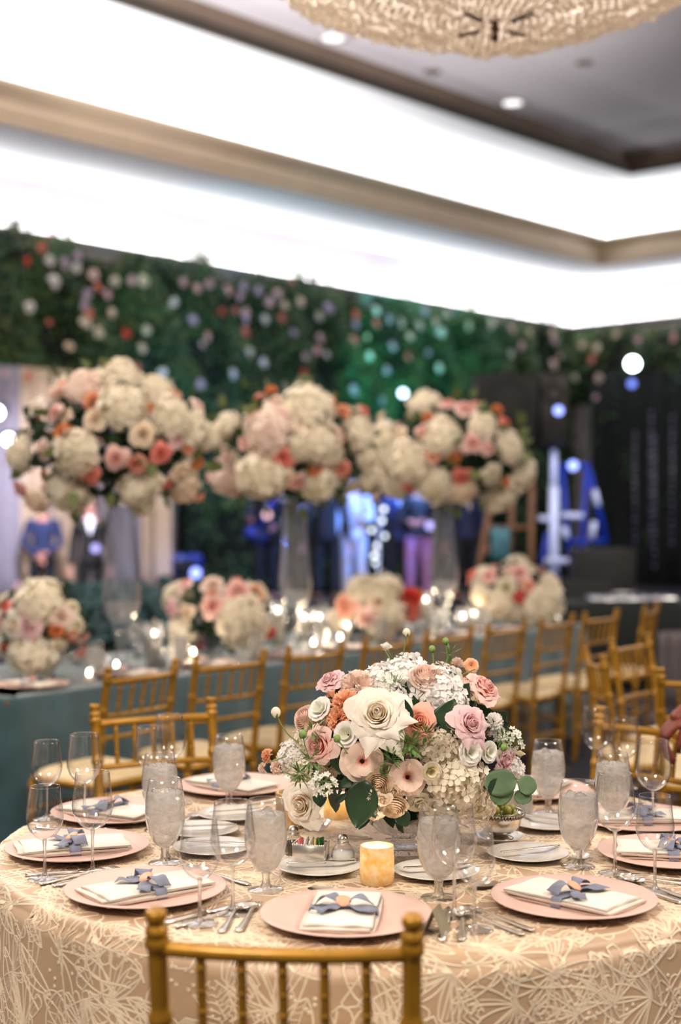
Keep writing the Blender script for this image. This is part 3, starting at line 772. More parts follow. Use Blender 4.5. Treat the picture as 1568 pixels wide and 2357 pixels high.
for (rad, z, n, ph) in ((.040, .056, 9, .2), (.020, .058, 5, .5), (.028, .074, 6, .1), (.0, .078, 1, 0), (.010, .090, 3, .4)):
    for j in range(n):
        a = ph+2*PI*j/n
        o = put('green_grape', ME_GRAPE, None, (q.x+rad*math.cos(a), q.y+rad*math.sin(a), bz+z), (random.random(), random.random(), 0)); tag(o, 'pale green grape heaped in the footed silver bowl', 'grape', 'grapes in the silver bowl')
# gold mercury votives
M_MERC = pmat('gold_mercury_glass', srgb(255, 246, 222), .25, .1, scale=75, bump=.4, bscale=90, translucent=.6, coat=.5, col2=srgb(246, 212, 138))
def make_votive(label, loc, h=.082, r=.0365):
    t = thing('votive_holder', label, 'candle holder', loc, 0, 'gold votives')
    m = MB(); n = 30
    wob = lambda a, z: 1+(.02*np.sin(15*a+z*160) if z < h*.7 else 0)
    m.lathe([(0, .0), (r*.9, 0), (r*.985, .004), (r, .012), (r*1.01, h*.3), (r*1.01, h*.5), (r, h*.75), (r*.99, h-.001), (r*.965, h), (r*.94, h-.001), (r*.93, h*.5), (r*.9, .008), (0, .007)], 45, wob=wob)
    m.obj('glass_cup', M_MERC, t)
    MB().lathe([(0, .030), (.0185, .030), (.019, .028), (.019, .0075), (0, .0075)], 20).obj('tea_light', M_WAX, t)
    MB().ball((0, 0, .041), .0045, 8, 8, (1, 1, 2.2)).obj('flame', M_FLAME, t)
    d = bpy.data.lights.new('candle_light', 'POINT'); d.energy = .34; d.color = (1, .88, .70); d.shadow_soft_size = .006; o = bpy.data.objects.new('candle_light', d); COL.objects.link(o); o.location = Vector(loc)+Vector((0, 0, .056))
    return t
make_votive('crackled gold glass votive in front of the bouquet, nearest of the two', Vector(PT(868, 2034, ZT))+Vector((0, 0, .0015)))
make_votive('lit gold glass votive half hidden behind the dark leaf', Vector(PT(775, 1884, ZT))+Vector((0, 0, .0015)), .062, .034)
# tan mercury cylinder behind the white rose
q = PT(668, 1906, ZT); q.z = ZT+.0015
t = thing('ribbed_cup', 'tall ribbed gold cup behind the low white rose', 'candle holder', q)
MB().lathe([(0, 0), (.034, 0), (.036, .004), (.036, .085), (.037, .09), (.034, .09), (.033, .006), (0, .006)], 60, wob=lambda a, z: 1+.03*np.sign(np.sin(20*a))).obj('cup', pmat('pale_gold_metal', srgb(214, 182, 128), .3, .7, var=.25, scale=50), t)
MB().lathe([(0, .05), (.03, .05), (.0305, .048), (.0305, .0065), (0, .0065)], 20).obj('wax', M_WAX, t)
# clear dish and fluted cup
q = PT(726, 1912, ZT); q.z = ZT+.0015
tag(MB().lathe([(0, .003), (.02, .003), (.034, .012), (.042, .022), (.043, .023), (.041, .022), (.033, .010), (.02, 0.0), (0, 0)], 36, wob=lambda a, z: 1+.03*np.sin(9*a)*(z > .01)).obj('glass_dish', M_CUT, loc=q), 'small clear glass dish under the low white rose', 'dish')
q = PT(1196, 1886, ZT); q.z = ZT+.0015
t = thing('fluted_glass_cup', 'clear fluted glass cup behind the eucalyptus leaves', 'candle holder', q)
MB().lathe([(0, .0), (.030, 0), (.033, .003), (.035, .06), (.036, .066), (.033, .066), (.030, .008), (0, .006)], 64, wob=lambda a, z: 1+.025*np.cos(16*a)).obj('cup', M_CUT, t)
MB().lathe([(0, .028), (.018, .028), (.0185, .026), (.0185, .0065), (0, .0065)], 20).obj('tea_light', M_WAX, t)
# sugar caddy and shakers
q = PT(716, 1988, ZT); q.z = ZT+.0015
t = thing('sugar_caddy', 'silver sugar caddy with beaded rim holding paper packets', 'caddy', q, math.radians(-14))
m = MB(); w, d, h = .072, .050, .046
for (c, s) in (((0, -d/2, h/2), (w, .0022, h)), ((0, d/2, h/2), (w, .0022, h)), ((-w/2, 0, h/2), (.0022, d, h)), ((w/2, 0, h/2), (.0022, d, h)), ((0, 0, .0012), (w, d, .0024))): m.bbox(c, s, .0008)
m.obj('box_wall', M_SILVER, t)
m = MB()
for k in range(18): m.ball((-w/2+w*k/17, -d/2, h), .0026, 6, 4); m.ball((-w/2+w*k/17, d/2, h), .0026, 6, 4)
for k in range(1, 12): m.ball((-w/2, -d/2+d*k/12, h), .0026, 6, 4); m.ball((w/2, -d/2+d*k/12, h), .0026, 6, 4)
m.obj('beaded_rim', M_SILVER, t)
PK = [('pink_paper', (238, 120, 118)), ('white_paper', (240, 234, 228)), ('white_paper', (240, 234, 228)), ('yellow_paper', (226, 206, 120)), ('green_paper', (62, 140, 70))]
for k, (nm, cc) in enumerate(PK):
    m = MB(); m.bbox((0, 0, 0), (.034, .004, .052), .0012); y = q.y
    o = m.obj('sugar_packet', pmat(nm, srgb(*cc), .5, var=.08, scale=40), None, loc=Vector(q)+Vector((-.024+.012*k, .002+.004*math.sin(k*2), .0305)))
    o.rotation_euler = (.1*math.sin(k), .12*math.cos(k*1.7), math.radians(-14)+PI/2+.1*math.sin(k*3))
    tag(o, {0: 'pink sugar packet standing at the left end of the silver caddy', 1: 'white sugar packet next to the pink one in the caddy', 2: 'white sugar packet in the middle of the caddy', 3: 'yellow sugar packet in the caddy', 4: 'green sugar packet at the right end of the caddy'}[k], 'packet', 'sugar packets')
def shaker(px, py, lab, fill):
    q = PT(px, py, ZT); q.z = ZT+.0015
    t = thing('shaker', lab, 'shaker', q, 0)
    wob = lambda a, z: 1+.035*np.sin(12*a+z*90)
    MB().lathe([(0, 0), (.016, 0), (.023, .006), (.0265, .018), (.025, .031), (.018, .042), (.0125, .047)], 48, wob=wob).obj('glass_body', M_GLASS, t)
    MB().lathe([(0, .003), (.015, .003), (.021, .008), (.0245, .018), (.023, .029), (.0, .032)], 24).obj('spice', fill, t)
    MB().lathe([(.0128, .045), (.0138, .047), (.0138, .051), (.0125, .052), (.0135, .054), (.0125, .060), (.008, .066), (0, .068)], 24).obj('cap', M_SILVER, t)
shaker(676, 1968, 'glass pepper shaker with silver cap left of the sugar caddy', pmat('pepper', srgb(70, 56, 44), .9, var=.4, scale=200))
shaker(790, 1990, 'ribbed glass salt shaker with silver cap right of the sugar caddy', pmat('salt', srgb(240, 238, 232), .9, var=.05, scale=200))
# tent card standing behind the nearest charger
q = PT(1004, 2150, ZT); q.z = ZT+.002
m = MB(); m.add([(-.03, -.022, 0), (.03, -.022, 0), (.03, 0, .05), (-.03, 0, .05), (-.03, .022, 0), (.03, .022, 0)], [(0, 1, 2, 3), (3, 2, 5, 4)])
o = m.obj('place_card', pmat('sage_card', srgb(150, 140, 116), .7, var=.08, scale=40), loc=q, smooth=False); o.rotation_euler = (0, 0, 1.25); o.modifiers.new('thickness', 'SOLIDIFY').thickness = .0008
tag(o, 'small grey-green tent card beside the nearest charger', 'card')
# ------------------------------------------------------------------ flowers
def rose(n=22, seed=0, tip=.0, flare=.5, ruffle=.02, close=.9, nu=7, nv=6, droop=.3):
    """A rose of n spiralling petals, outer radius about 1, heart pointing +z."""
    rg = random.Random(seed); m = MB(); ph = rg.uniform(0, 6)
    for i in range(n):
        t = i/(n-1); ph += 2.39996+rg.uniform(-.2, .2)
        rm = .07+.55*t**.85; h = (.62-.25*t)*rg.uniform(.94, 1.06); half = (1.9-1.15*t**.6); fl = -.05+(flare+.05)*t**1.6; dr = droop*t**2
        a1, a2, a3 = rg.uniform(0, 6), rg.uniform(0, 6), rg.uniform(.6, 1.2)
        tipk = tip*t
        def fn(u, v):
            x = u*2-1
            wv = math.sin(PI*(.16+.66*v))**.7 if v < .62 else math.sin(PI*(.16+.66*.62))**.7*math.sqrt(max(0, 1-((v-.62)/.38)**2*(.72+.2*tipk)))
            if tipk: wv *= 1-.35*tipk*max(0, v-.45)/.55
            az = ph+x*half*wv
            k = max(0, v-.5)/.5; tp = tipk*max(0, v-.55)/.45*max(0, 1-1.5*abs(x))*.30*(1 if i > n*.62 and (i*7+seed) % 5 < 2 else 0)
            r = tp+rm*math.sin(PI/2*min(1, v*1.5+.12))+fl*k*k*(1-.25*x*x)+.10*t*abs(x)**3*v
            r *= close+(1-close)*t
            z = h*math.sin(PI/2*min(1, v*1.15))-dr*k*k+.07*tipk*k-.35*t*.4
            w = ruffle*v*math.sin(6*x*a3+a1)*(.4+t)
            return (r*math.cos(az), r*math.sin(az), z+w+.02*math.sin(3*x+a2)*v)
        m.grid(fn, nu, nv)
    for k in range(5):                                   # sepals under the cup
        a = 2*PI*k/5
        m.grid(lambda u, v: ((.1+.35*v)*math.cos(a+(u-.5)*.9*(1-v)), (.1+.35*v)*math.sin(a+(u-.5)*.9*(1-v)), -.16-.05*v), 3, 3)
    return m
def ranunculus(seed=0):
    rg = random.Random(seed); m = MB()
    for ring in range(9):
        R = .10+.088*ring; np_ = 3+ring
        for k in range(np_):
            ph = 2*PI*k/np_+ring*.9+rg.uniform(-.1, .1); half = PI/np_*1.35; top = .52-.030*ring*ring*.35; fl = .02+.012*ring
            def fn(u, v):
                x = u*2-1; az = ph+x*half*math.sin(PI*(.25+.5*v))
                r = R*math.sin(PI/2*min(1, .25+v*1.1))+fl*v*v; z = -.30+(top+.30)*v*(1-.06*x*x)+.012*math.sin(5*x+ring)
                return (r*math.cos(az), r*math.sin(az), z)
            m.grid(fn, 6, 5)
    return m
def lisianthus(seed=0):
    rg = random.Random(seed); m = MB()
    for ring, (n, R, fl) in enumerate(((5, .30, .10), (6, .48, .32), (7, .60, .48))):
        for k in range(n):
            ph = 2*PI*k/n+ring*.6; half = PI/n*1.5; a1 = rg.uniform(0, 6)
            def fn(u, v):
                x = u*2-1; az = ph+x*half*math.sin(PI*(.2+.55*v))**.8
                r = .06+R*math.sin(PI/2*v)+fl*max(0, v-.6)**2*3; z = -.35+(.75-.12*ring)*v-.22*max(0, v-.7)**2*6*(.4+.3*ring)+.04*v*math.sin(5*x+a1)
                return (r*math.cos(az), r*math.sin(az), z)
            m.grid(fn, 6, 6)
    return m
def butterfly(seed=0):
    rg = random.Random(seed); m = MB()
    for ring, (n, R, up) in enumerate(((6, .72, .30), (8, .95, .12))):
        for k in range(n):
            ph = 2*PI*k/n+ring*.5+rg.uniform(-.1, .1); half = PI/n*1.45; a1 = rg.uniform(0, 6); RR = R*rg.uniform(.9, 1.08)
            def fn(u, v):
                x = u*2-1; az = ph+x*half*math.sin(PI*(.12+.62*v))**.7
                r = .10+(RR-.1)*v*(1-.07*x*x); z = up*math.sin(PI/2*v)*.9-.15*ring*v*v+.05*v*v*math.sin(7*x+a1)
                return (r*math.cos(az), r*math.sin(az), z)
            m.grid(fn, 7, 6)
    return m
def carnation(seed=0):
    rg = random.Random(seed); m = MB()
    for i in range(42):
        zc = 1-1.15*(i+.5)/42; az0 = i*2.39996; s = math.sqrt(max(0, 1-zc*zc)); d = np.array([s*math.cos(az0), s*math.sin(az0), zc])
        tx = np.cross(d, [0, 0, 1.0]) if abs(zc) < .95 else np.array([1.0, 0, 0]); tx /= np.linalg.norm(tx); ty = np.cross(d, tx); a1 = rg.uniform(0, 6); sp = rg.uniform(0, PI)
        e1 = tx*math.cos(sp)+ty*math.sin(sp); e2 = np.cross(d, e1)
        def fn(u, v):
            x = u*2-1; q = d*(.30+.52*v)+e1*x*(.10+.32*v)+e2*(.07*math.sin(9*x+a1)*v*v+.10*v*(rg.random()-.5)*.3)+d*.06*v*math.sin(11*x+a1)
            return tuple(q)
        m.grid(fn, 8, 4)
    return m
def hydrangea(n=80, seed=0, sq=.82):
    rg = random.Random(seed); m = MB()  .ball((0, 0, 0), .62, 14, 10, (1, 1, sq))
    for i in range(n):
        zc = 1-1.62*(i+.5)/n; az = i*2.39996; s = math.sqrt(max(0, 1-zc*zc)); d = Vector((s*math.cos(az), s*math.sin(az), zc*sq)); nrm = Vector((s*math.cos(az), s*math.sin(az), zc))
        nrm = (nrm+Vector((rg.uniform(-.35, .35), rg.uniform(-.35, .35), rg.uniform(-.2, .35)))).normalized()
        q = nrm.to_track_quat('Z', 'Y') @ Quaternion((0, 0, 1), rg.uniform(0, 6)); c = d*rg.uniform(.68, 1.0); S = rg.uniform(.22, .30)*(80/n)**.4
        for k in range(4):
            a = k*PI/2; ca, sa = math.cos(a), math.sin(a); v = []
            for (x, y, z) in ((.06, 0, 0), (.45, -.42, .10), (.45, .42, .10), (.62, 0, .02), (.88, -.34, .16), (.88, .34, .16), (1.04, 0, .07)):
                z += rg.uniform(-.10, .22); p = q @ (Vector((x*ca-y*sa, x*sa+y*ca, z))*S)+c; v.append(tuple(p))
            m.add(v, [(0, 1, 3), (0, 3, 2), (1, 4, 3), (3, 5, 2), (4, 6, 3), (3, 6, 5)])
    return m
def leaf_mb(L=1.0, W=.45, fold=.18, droop=.25, tipk=1.0, nu=7, nv=9):
    m = MB()
    def fn(u, v):
        x = u*2-1; w = W*(math.sin(PI*min(1, v**.8))**.85+.001) if tipk else W*math.sqrt(max(0, 1-(2*v-1)**2))
        return (x*w, L*v, fold*abs(x)*w-droop*v*v+.02*L*math.sin(9*v)*abs(x))
    return m.grid(fn, nu, nv)
def solidify_leaf(o, th): o.modifiers.new('thickness', 'SOLIDIFY').thickness = th
W1, W2 = srgb(255, 250, 238), srgb(252, 240, 216)
PAL = {
 'white': petal('petals_white', srgb(255, 216, 132), srgb(255, 248, 236), .05, .6),
 'purewhite': petal('petals_pure_white', srgb(238, 240, 216), srgb(255, 252, 248), .1, .6),
 'cream': petal('petals_cream', srgb(238, 228, 190), srgb(252, 243, 224), .3, .9),
 'pink': petal('petals_pink', srgb(250, 150, 138), srgb(255, 220, 211), .1, .75),
 'mauve': petal('petals_mauve', srgb(238, 176, 180), srgb(250, 220, 222), .1, .8),
 'coral': petal('petals_coral', srgb(250, 168, 124), srgb(254, 198, 180), .1, .8),
 'hotcoral': petal('petals_hot_coral', srgb(240, 108, 98), srgb(248, 160, 144), .1, .8),
 'red': petal('petals_red_coral', srgb(226, 62, 56), srgb(236, 98, 84), .1, .8),
 'blush': petal('petals_blush', srgb(252, 214, 196), srgb(255, 236, 224), .1, .8),
 'peach': petal('petals_peach', srgb(246, 166, 110), srgb(255, 206, 172), .2, .9),
 'orange': petal('petals_orange', srgb(226, 132, 72), srgb(244, 172, 116), .2, .9),
 'butter': petal('petals_peach_dark_heart', srgb(206, 100, 80), srgb(255, 230, 214), .10, .36),
 'tan': petal('petals_champagne', srgb(246, 218, 182), srgb(255, 237, 214), .1, .8),
 'lilac': petal('petals_lilac', srgb(196, 164, 200), srgb(226, 206, 228), .1, .8),
}
FLW = {}
def bloom_mesh(kind, col, var=0):
    """One mesh per kind, colour and variant, shared by all its copies."""
    key = (kind, col, var)
    if key in FLW: return FLW[key]
    if ('g', kind, var) not in FLW:
        s = var*7+3
        g = {'rose': lambda: rose(22, s, .35, .42, .02), 'open_rose': lambda: rose(30, s, 1.0, .52, .015, nu=9, nv=8, droop=.35), 'bud_rose': lambda: rose(14, s, .1, .12, .01, droop=.05),
             'garden_rose': lambda: rose(34, s, .2, .34, .05, nu=8, nv=7, droop=.2), 'ranunculus': lambda: ranunculus(s), 'lisianthus': lambda: lisianthus(s), 'butterfly_ranunculus': lambda: butterfly(s),
             'carnation': lambda: carnation(s), 'hydrangea': lambda: hydrangea(80, s), 'large_hydrangea': lambda: hydrangea(150, s, .9)}[kind]()
        FLW[('g', kind, var)] = g
    FLW[key] = FLW[('g', kind, var)].mesh(kind, PAL[col]); return FLW[key]
def qnormal(n, spin=None):
    q = Vector(n).normalized().to_track_quat('Z', 'Y')
    return q @ Quaternion((0, 0, 1), random.uniform(0, 6.28) if spin is None else spin)
def bloom(parent, kind, col, loc, n, r, var=None, spin=None, name=None):
    var = random.randint(0, 2) if var is None else var
    q = qnormal(n, spin)
    o = put(name or kind, bloom_mesh(kind, col, var), parent, Vector(loc), q, r)
    return o
def foliage_ball(parent, c, a, n, lo=.55, hi=1.02, mat=None, L=(.05, .09), name='foliage', zmin=-1.0):
    """Leaves growing out of the middle of an arrangement, one joined part."""
    m = MB(); base = leaf_mb(1, .36, .15, .2, 1, 3, 5); bv = np.concatenate(base.v)
    for i in range(n):
        z = random.uniform(zmin, 1); az = random.uniform(0, 2*PI); s = math.sqrt(1-z*z); d = Vector((s*math.cos(az), s*math.sin(az), z)); k = random.uniform(lo, hi)
        p = Vector((d.x*a[0], d.y*a[1], d.z*a[2]))*k+Vector(c); dirn = (d+Vector((random.uniform(-1, 1), random.uniform(-1, 1), random.uniform(-1, .8)))*.8).normalized()
        q = dirn.to_track_quat('Y', 'Z') @ Quaternion((0, 1, 0), random.uniform(0, 6)); S = random.uniform(*L)
        A = np.array(q.to_matrix())*S; m.add(bv@A.T+np.array(p), base.f)
    return tag(m.obj(name, mat or M_LEAF, parent), kind='stuff')

# ---- the bouquet in focus
q = PT(930, 1958, ZT); q.z = ZT+.0015
HB = thing('flower_centrepiece', 'low bouquet of white, blush and coral flowers in a footed cut glass bowl', 'flower arrangement', q)
HC = P(925, 1722, 3.36); A_, B_, CD = .290, .200, .24        # the dome's middle, half width, half height, half depth
wob = lambda a, z: 1+.035*np.cos(18*a)
MB().lathe([(0, .002), (.062, 0), (.066, .004), (.060, .010), (.035, .016), (.026, .026), (.030, .036), (.06, .046), (.082, .066), (.092, .09), (.095, .10), (.090, .10), (.076, .07), (.05, .05), (0, .046)], 72, wob=wob).obj('glass_bowl', M_CUT, HB)
HL = HC-q
def hpos(px, py, push=0.0):
    x = (px-925)/FPX*3.2/A_; y = -(py-1722)/FPX*3.2/B_; s = x*x+y*y
    d = math.sqrt(max(0, 1-s)) if s < 1 else 0
    D = HC.y-CD*d*.95+push
    w = P(px, py, D); n = Vector((x/A_*.3, -d/CD*.27, y/B_*.22+.12)).normalized()
    return w-q, n
foliage_ball(HB, HL+Vector((0, .02, .0)), (.235, .20, .155), 420, .45, 1.0, M_LEAF, (.035, .07), zmin=-.95)
HERO = [
 ('open_rose', 'white', 872, 1652, 74, -.03), ('rose', 'pink', 742, 1716, 43, .0), ('open_rose', 'mauve', 1075, 1668, 44, -.01), ('rose', 'coral', 962, 1665, 44, .03), ('garden_rose', 'pink', 1108, 1592, 47, .06),
 ('garden_rose', 'mauve', 764, 1573, 37, .08), ('carnation', 'blush', 822, 1582, 38, .05), ('carnation', 'peach', 798, 1622, 33, .03), ('carnation', 'peach', 782, 1655, 30, .03), ('lisianthus', 'purewhite', 736, 1632, 29, .0), ('lisianthus', 'purewhite', 797, 1690, 28, -.01),
 ('lisianthus', 'purewhite', 1083, 1730, 30, -.02), ('lisianthus', 'purewhite', 1126, 1731, 24, -.01), ('ranunculus', 'blush', 700, 1652, 31, .04), ('ranunculus', 'tan', 722, 1672, 30, .05), ('ranunculus', 'blush', 984, 1558, 40, .02),
 ('butterfly_ranunculus', 'butter', 834, 1752, 43, -.01), ('butterfly_ranunculus', 'butter', 938, 1789, 38, -.01),
 ('large_hydrangea', 'cream', 1046, 1802, 74, .03), ('hydrangea', 'cream', 1012, 1722, 44, .05), ('hydrangea', 'cream', 1090, 1845, 48, .02), ('hydrangea', 'cream', 1000, 1845, 36, .03), ('hydrangea', 'purewhite', 1005, 1590, 56, .07), ('hydrangea', 'purewhite', 938, 1560, 50, .09), ('hydrangea', 'purewhite', 880, 1572, 42, .10), ('hydrangea', 'purewhite', 1035, 1618, 36, .06),
 ('hydrangea', 'purewhite', 672, 1742, 32, .06), ('hydrangea', 'cream', 690, 1770, 30, .06), ('hydrangea', 'cream', 705, 1700, 28, .08),
 ('rose', 'white', 702, 1842, 50, -.05), ('ranunculus', 'tan', 872, 1806, 28, -.06), ('rose', 'tan', 852, 1830, 23, -.075), ('rose', 'tan', 882, 1838, 19, -.085), ('rose', 'tan', 858, 1868, 26, -.06), ('ranunculus', 'tan', 906, 1860, 31, -.06), ('rose', 'tan', 905, 1818, 24, -.03), ('ranunculus', 'tan', 890, 1780, 22, .01),
 ('rose', 'cream', 965, 1845, 28, -.01), ('lisianthus', 'cream', 993, 1776, 22, -.02), ('garden_rose', 'mauve', 1154, 1752, 32, .02), ('carnation', 'peach', 1134, 1798, 27, .02), ('carnation', 'purewhite', 1137, 1662, 21, .05), ('carnation', 'purewhite', 1146, 1690, 19, .06), ('hydrangea', 'purewhite', 1180, 1775, 28, .05), ('carnation', 'blush', 1060, 1590, 30, .09),
 ('hydrangea', 'cream', 985, 1885, 26, .05), ('bud_rose', 'cream', 1197, 1738, 15, .08), ('butterfly_ranunculus', 'peach', 1085, 1532, 17, .10), ('carnation', 'blush', 1052, 1528, 15, .12), ('bud_rose', 'purewhite', 889, 1492, 20, .12),
 ('carnation', 'peach', 618, 1740, 17, .06), ('carnation', 'blush', 640, 1765, 18, .05), ('carnation', 'blush', 607, 1768, 13, .07), ('rose', 'mauve', 1175, 1735, 18, .05), ('rose', 'coral', 870, 1537, 18, .13),
 ('hydrangea', 'purewhite', 905, 1608, 34, .08), ('rose', 'blush', 935, 1702, 26, .07), ('carnation', 'cream', 760, 1765, 26, .08),
]
for (kind, col, px, py, rp, push) in HERO:
    loc, n = hpos(px, py, push)
    if kind == 'open_rose' and col == 'white': n = Vector((-.12, -.85, .42)).normalized()
    if 'butterfly' in kind: n = Vector((.0 if px < 900 else .1, -.95, .2)).normalized()
    if px == 702: n = Vector((-.42, -.88, .0)).normalized(); loc.y -= .035
    if kind == 'bud_rose': n = Vector((.1, -.1, 1))
    o = bloom(HB, kind, col, loc, n, rp*(1.08 if rp > 60 else 1.22)/FPX*(HC.y-.12), 0 if kind == 'open_rose' else None, .9 if kind == 'open_rose' else None)
# the far side of the dome, out of sight
for k in range(26):
    a = random.uniform(.15, PI-.15); z = random.uniform(-.45, .9); s = math.sqrt(1-z*z); n = Vector((s*math.cos(a), s*math.sin(a), z))
    kd, cl = random.choice((('hydrangea', 'purewhite'), ('hydrangea', 'cream'), ('rose', 'pink'), ('rose', 'white'), ('garden_rose', 'blush'), ('carnation', 'peach')))
    bloom(HB, kd, cl, HL+Vector((n.x*.22, n.y*.19, n.z*.14)), n, random.uniform(.036, .055))
def leaf_part(parent, name, px, py, tip, D, W, mat, root=None, fold=.18, droop=.2, tipk=1, face=(0, -1, .3)):
    """One big leaf from a root pixel to a tip pixel at about depth D."""
    a = P(px, py, D)-q; b = P(tip[0], tip[1], D-.01)-q; y = (b-a); Ln = y.length; y.normalize(); zf = Vector(face); x = y.cross(zf).normalized(); z = x.cross(y)
    m = leaf_mb(Ln, W, fold, droop*Ln, tipk, 9, 11); A = Matrix((x, y, z)).transposed()
    v = np.concatenate(m.v)@np.array(A).T+np.array(a); k = MB().add(v, m.f); o = k.obj(name, mat, parent); solidify_leaf(o, .0009); return o
leaf_part(HB, 'large_leaf', 842, 1795, (820, 1908), 3.09, .036, M_LEAF, fold=.1, droop=.05)
leaf_part(HB, 'large_leaf', 815, 1800, (868, 1884), 3.115, .026, M_LEAF, fold=.25)
leaf_part(HB, 'large_leaf', 1010, 1700, (1046, 1612), 3.19, .036, M_LEAF, fold=.12)
leaf_part(HB, 'large_leaf', 1000, 1640, (1064, 1700), 3.20, .034, M_LEAF, fold=.12)
leaf_part(HB, 'large_leaf', 918, 1868, (940, 1902), 3.14, .018, M_LEAF)
leaf_part(HB, 'large_leaf', 776, 1700, (812, 1795), 3.20, .034, M_LEAF, fold=.15)
leaf_part(HB, 'large_leaf', 845, 1775, (782, 1810), 3.15, .020, M_LEAF)
leaf_part(HB, 'large_leaf', 735, 1820, (738, 1858), 3.14, .016, M_LEAF)
leaf_part(HB, 'large_leaf', 770, 1848, (800, 1826), 3.10, .008, M_LEAF)
leaf_part(HB, 'narrow_leaf', 950, 1655, (932, 1610), 3.11, .007, M_LEAF, droop=0)
for (r, tp, w) in (((1115, 1808), (1190, 1795), .030), ((1170, 1795), (1140, 1852), .026), ((1232, 1795), (1196, 1820), .0215), ((1204, 1816), (1205, 1852), .020), ((1150, 1820), (1128, 1800), .02)):
    leaf_part(HB, 'eucalyptus_leaf', r[0], r[1], tp, 3.16, w, M_EUC if tp[0] != 1128 else M_LEAF, fold=.02, droop=.02, tipk=0, face=(.1, -1, .35))
def wire(parent, name, pix, D, r, mat):
    pts = [np.array(P(x, y, d)-q) for (x, y), d in zip(pix, D if isinstance(D, (list, tuple)) else [D]*len(pix))]
    s = np.linspace(0, 1, len(pts)); u = np.linspace(0, 1, 12); pts = np.array(pts)
    return MB().tube(np.stack([np.interp(u, s, pts[:, k]) for k in range(3)], 1), r, 6).obj(name, mat, parent)
for pix in (((1150, 1786), (1185, 1790), (1200, 1812)), ((1185, 1790), (1205, 1800), (1215, 1805))): wire(HB, 'stem', pix, 3.17, .0012, M_STEMG)
def bud(px, py, D, r, pix, col='cream', nm='flower_bud'):
    wire(HB, 'stem', pix+((px, py),), D, .0016, M_STEMG)
    o = MB().ball((0, 0, 0), 1, 10, 8, (1, 1, 1.15)).obj(nm, PAL[col] if col in PAL else pmat('bud_green', srgb(132, 162, 84), .5, var=.2, scale=30), HB, loc=P(px, py, D)-q); o.scale = (r,)*3
    m = MB()
    for k in range(5):
        a = 2*PI*k/5; m.grid(lambda u, v: (1.05*math.cos(a+(u-.5)*1.0*(1-v))*math.sin(.5+1.1*v), 1.05*math.sin(a+(u-.5)*1.0*(1-v))*math.sin(.5+1.1*v), -1.2*math.cos(.5+1.1*v)), 4, 4)
    m.obj('sepal', M_LEAF2, o)
bud(635, 1640, 3.27, .0115, ((690, 1712), (664, 1692), (645, 1664)))
bud(936, 1456, 3.42, .0095, ((924, 1545), (930, 1500)))
bud(995, 1494, 3.40, .008, ((1002, 1560), (998, 1520)), 'leafgreen'); bud(1026, 1476, 3.41, .008, ((1032, 1560), (1030, 1510)), 'leafgreen')
bud(776, 1700, 3.10, .008, ((800, 1735), (785, 1712)), 'leafgreen'); bud(697, 1690, 3.14, .009, ((712, 1745), (702, 1715)), 'leafgreen'); bud(1160, 1720, 3.2, .008, ((1150, 1745),), 'leafgreen')
for pix in (((895, 1560), (897, 1515), (888, 1500)), ((620, 1755), (660, 1740)), ((650, 1775), (700, 1795), (760, 1800)), ((665, 1760), (720, 1795)), ((690, 1725), (735, 1770)), ((1095, 1540), (1060, 1555))): wire(HB, 'stem', pix, 3.2 if pix[0][1] > 1600 else 3.38, .0016, M_STEMG)
def umbel(px, py, D, rp, n, nm='white_umbel'):
    """A spray of thin stalks each ending in a tiny white floret."""
    c = P(px, py, D)-q; R = rp/FPX*D; m = MB(); s = MB(); base = c+Vector((.0, .05, -.03))
    for k in range(n):
        d = Vector((random.uniform(-1, 1), random.uniform(-.9, .2), random.uniform(-.8, .9))); d.normalize(); e = c+d*R*random.uniform(.55, 1.05)
        s.tube([tuple(base), tuple(base.lerp(e, .5)+Vector((0, 0, .004))), tuple(e)], .0008, 4)
        qq = qnormal(d+Vector((0, -.6, .2))); S = random.uniform(.0055, .0085)
        for j in range(5):
            a = 2*PI*j/5; v = [tuple(e+(qq @ (Vector((x*math.cos(a)-y*math.sin(a), x*math.sin(a)+y*math.cos(a), z))*S))) for x, y, z in ((.05, 0, 0), (.6, -.38, .2), (.6, .38, .2), (1.05, 0, .45))]
            m.add(v, [(0, 1, 3, 2)])
    m.obj(nm, PAL['purewhite'], HB, smooth=False); s.obj('umbel_stalk', M_STEMG, HB)
umbel(750, 1802, 3.09, 34, 26); umbel(905, 1572, 3.24, 34, 26); umbel(1182, 1704, 3.26, 28, 22)
def sprig(px, py, D, rp, n, mat):
    """Fine feathery green growth."""
    c = P(px, py, D)-q; R = rp/FPX*D; m = MB(); b = leaf_mb(1, .13, .2, .1, 1, 3, 4); bv = np.concatenate(b.v)
    for k in range(n):
        d = Vector((random.uniform(-1, 1), random.uniform(-1, .3), random.uniform(-1, 1))).normalized(); p = c+d*R*random.uniform(.0, .8)
        A = np.array((d+Vector((0, 0, .3))).to_track_quat('Y', 'Z').to_matrix())*random.uniform(.014, .026); m.add(bv@A.T+np.array(p), b.f)
    tag(m.obj('feathery_sprig', mat, HB), kind='stuff')
for (x, y, D, r, n) in ((945, 1712, 3.09, 34, 90), (900, 1745, 3.09, 30, 60), (980, 1690, 3.12, 24, 50), (715, 1750, 3.11, 34, 60), (690, 1780, 3.13, 26, 50), (905, 1520, 3.4, 16, 30), (1035, 1505, 3.4, 14, 26), (915, 1600, 3.26, 22, 40), (720, 1680, 3.16, 20, 30), (1160, 1700, 3.22, 20, 30), (880, 1790, 3.10, 16, 24)):
    sprig(x, y, D, r, n, M_LEAF2)

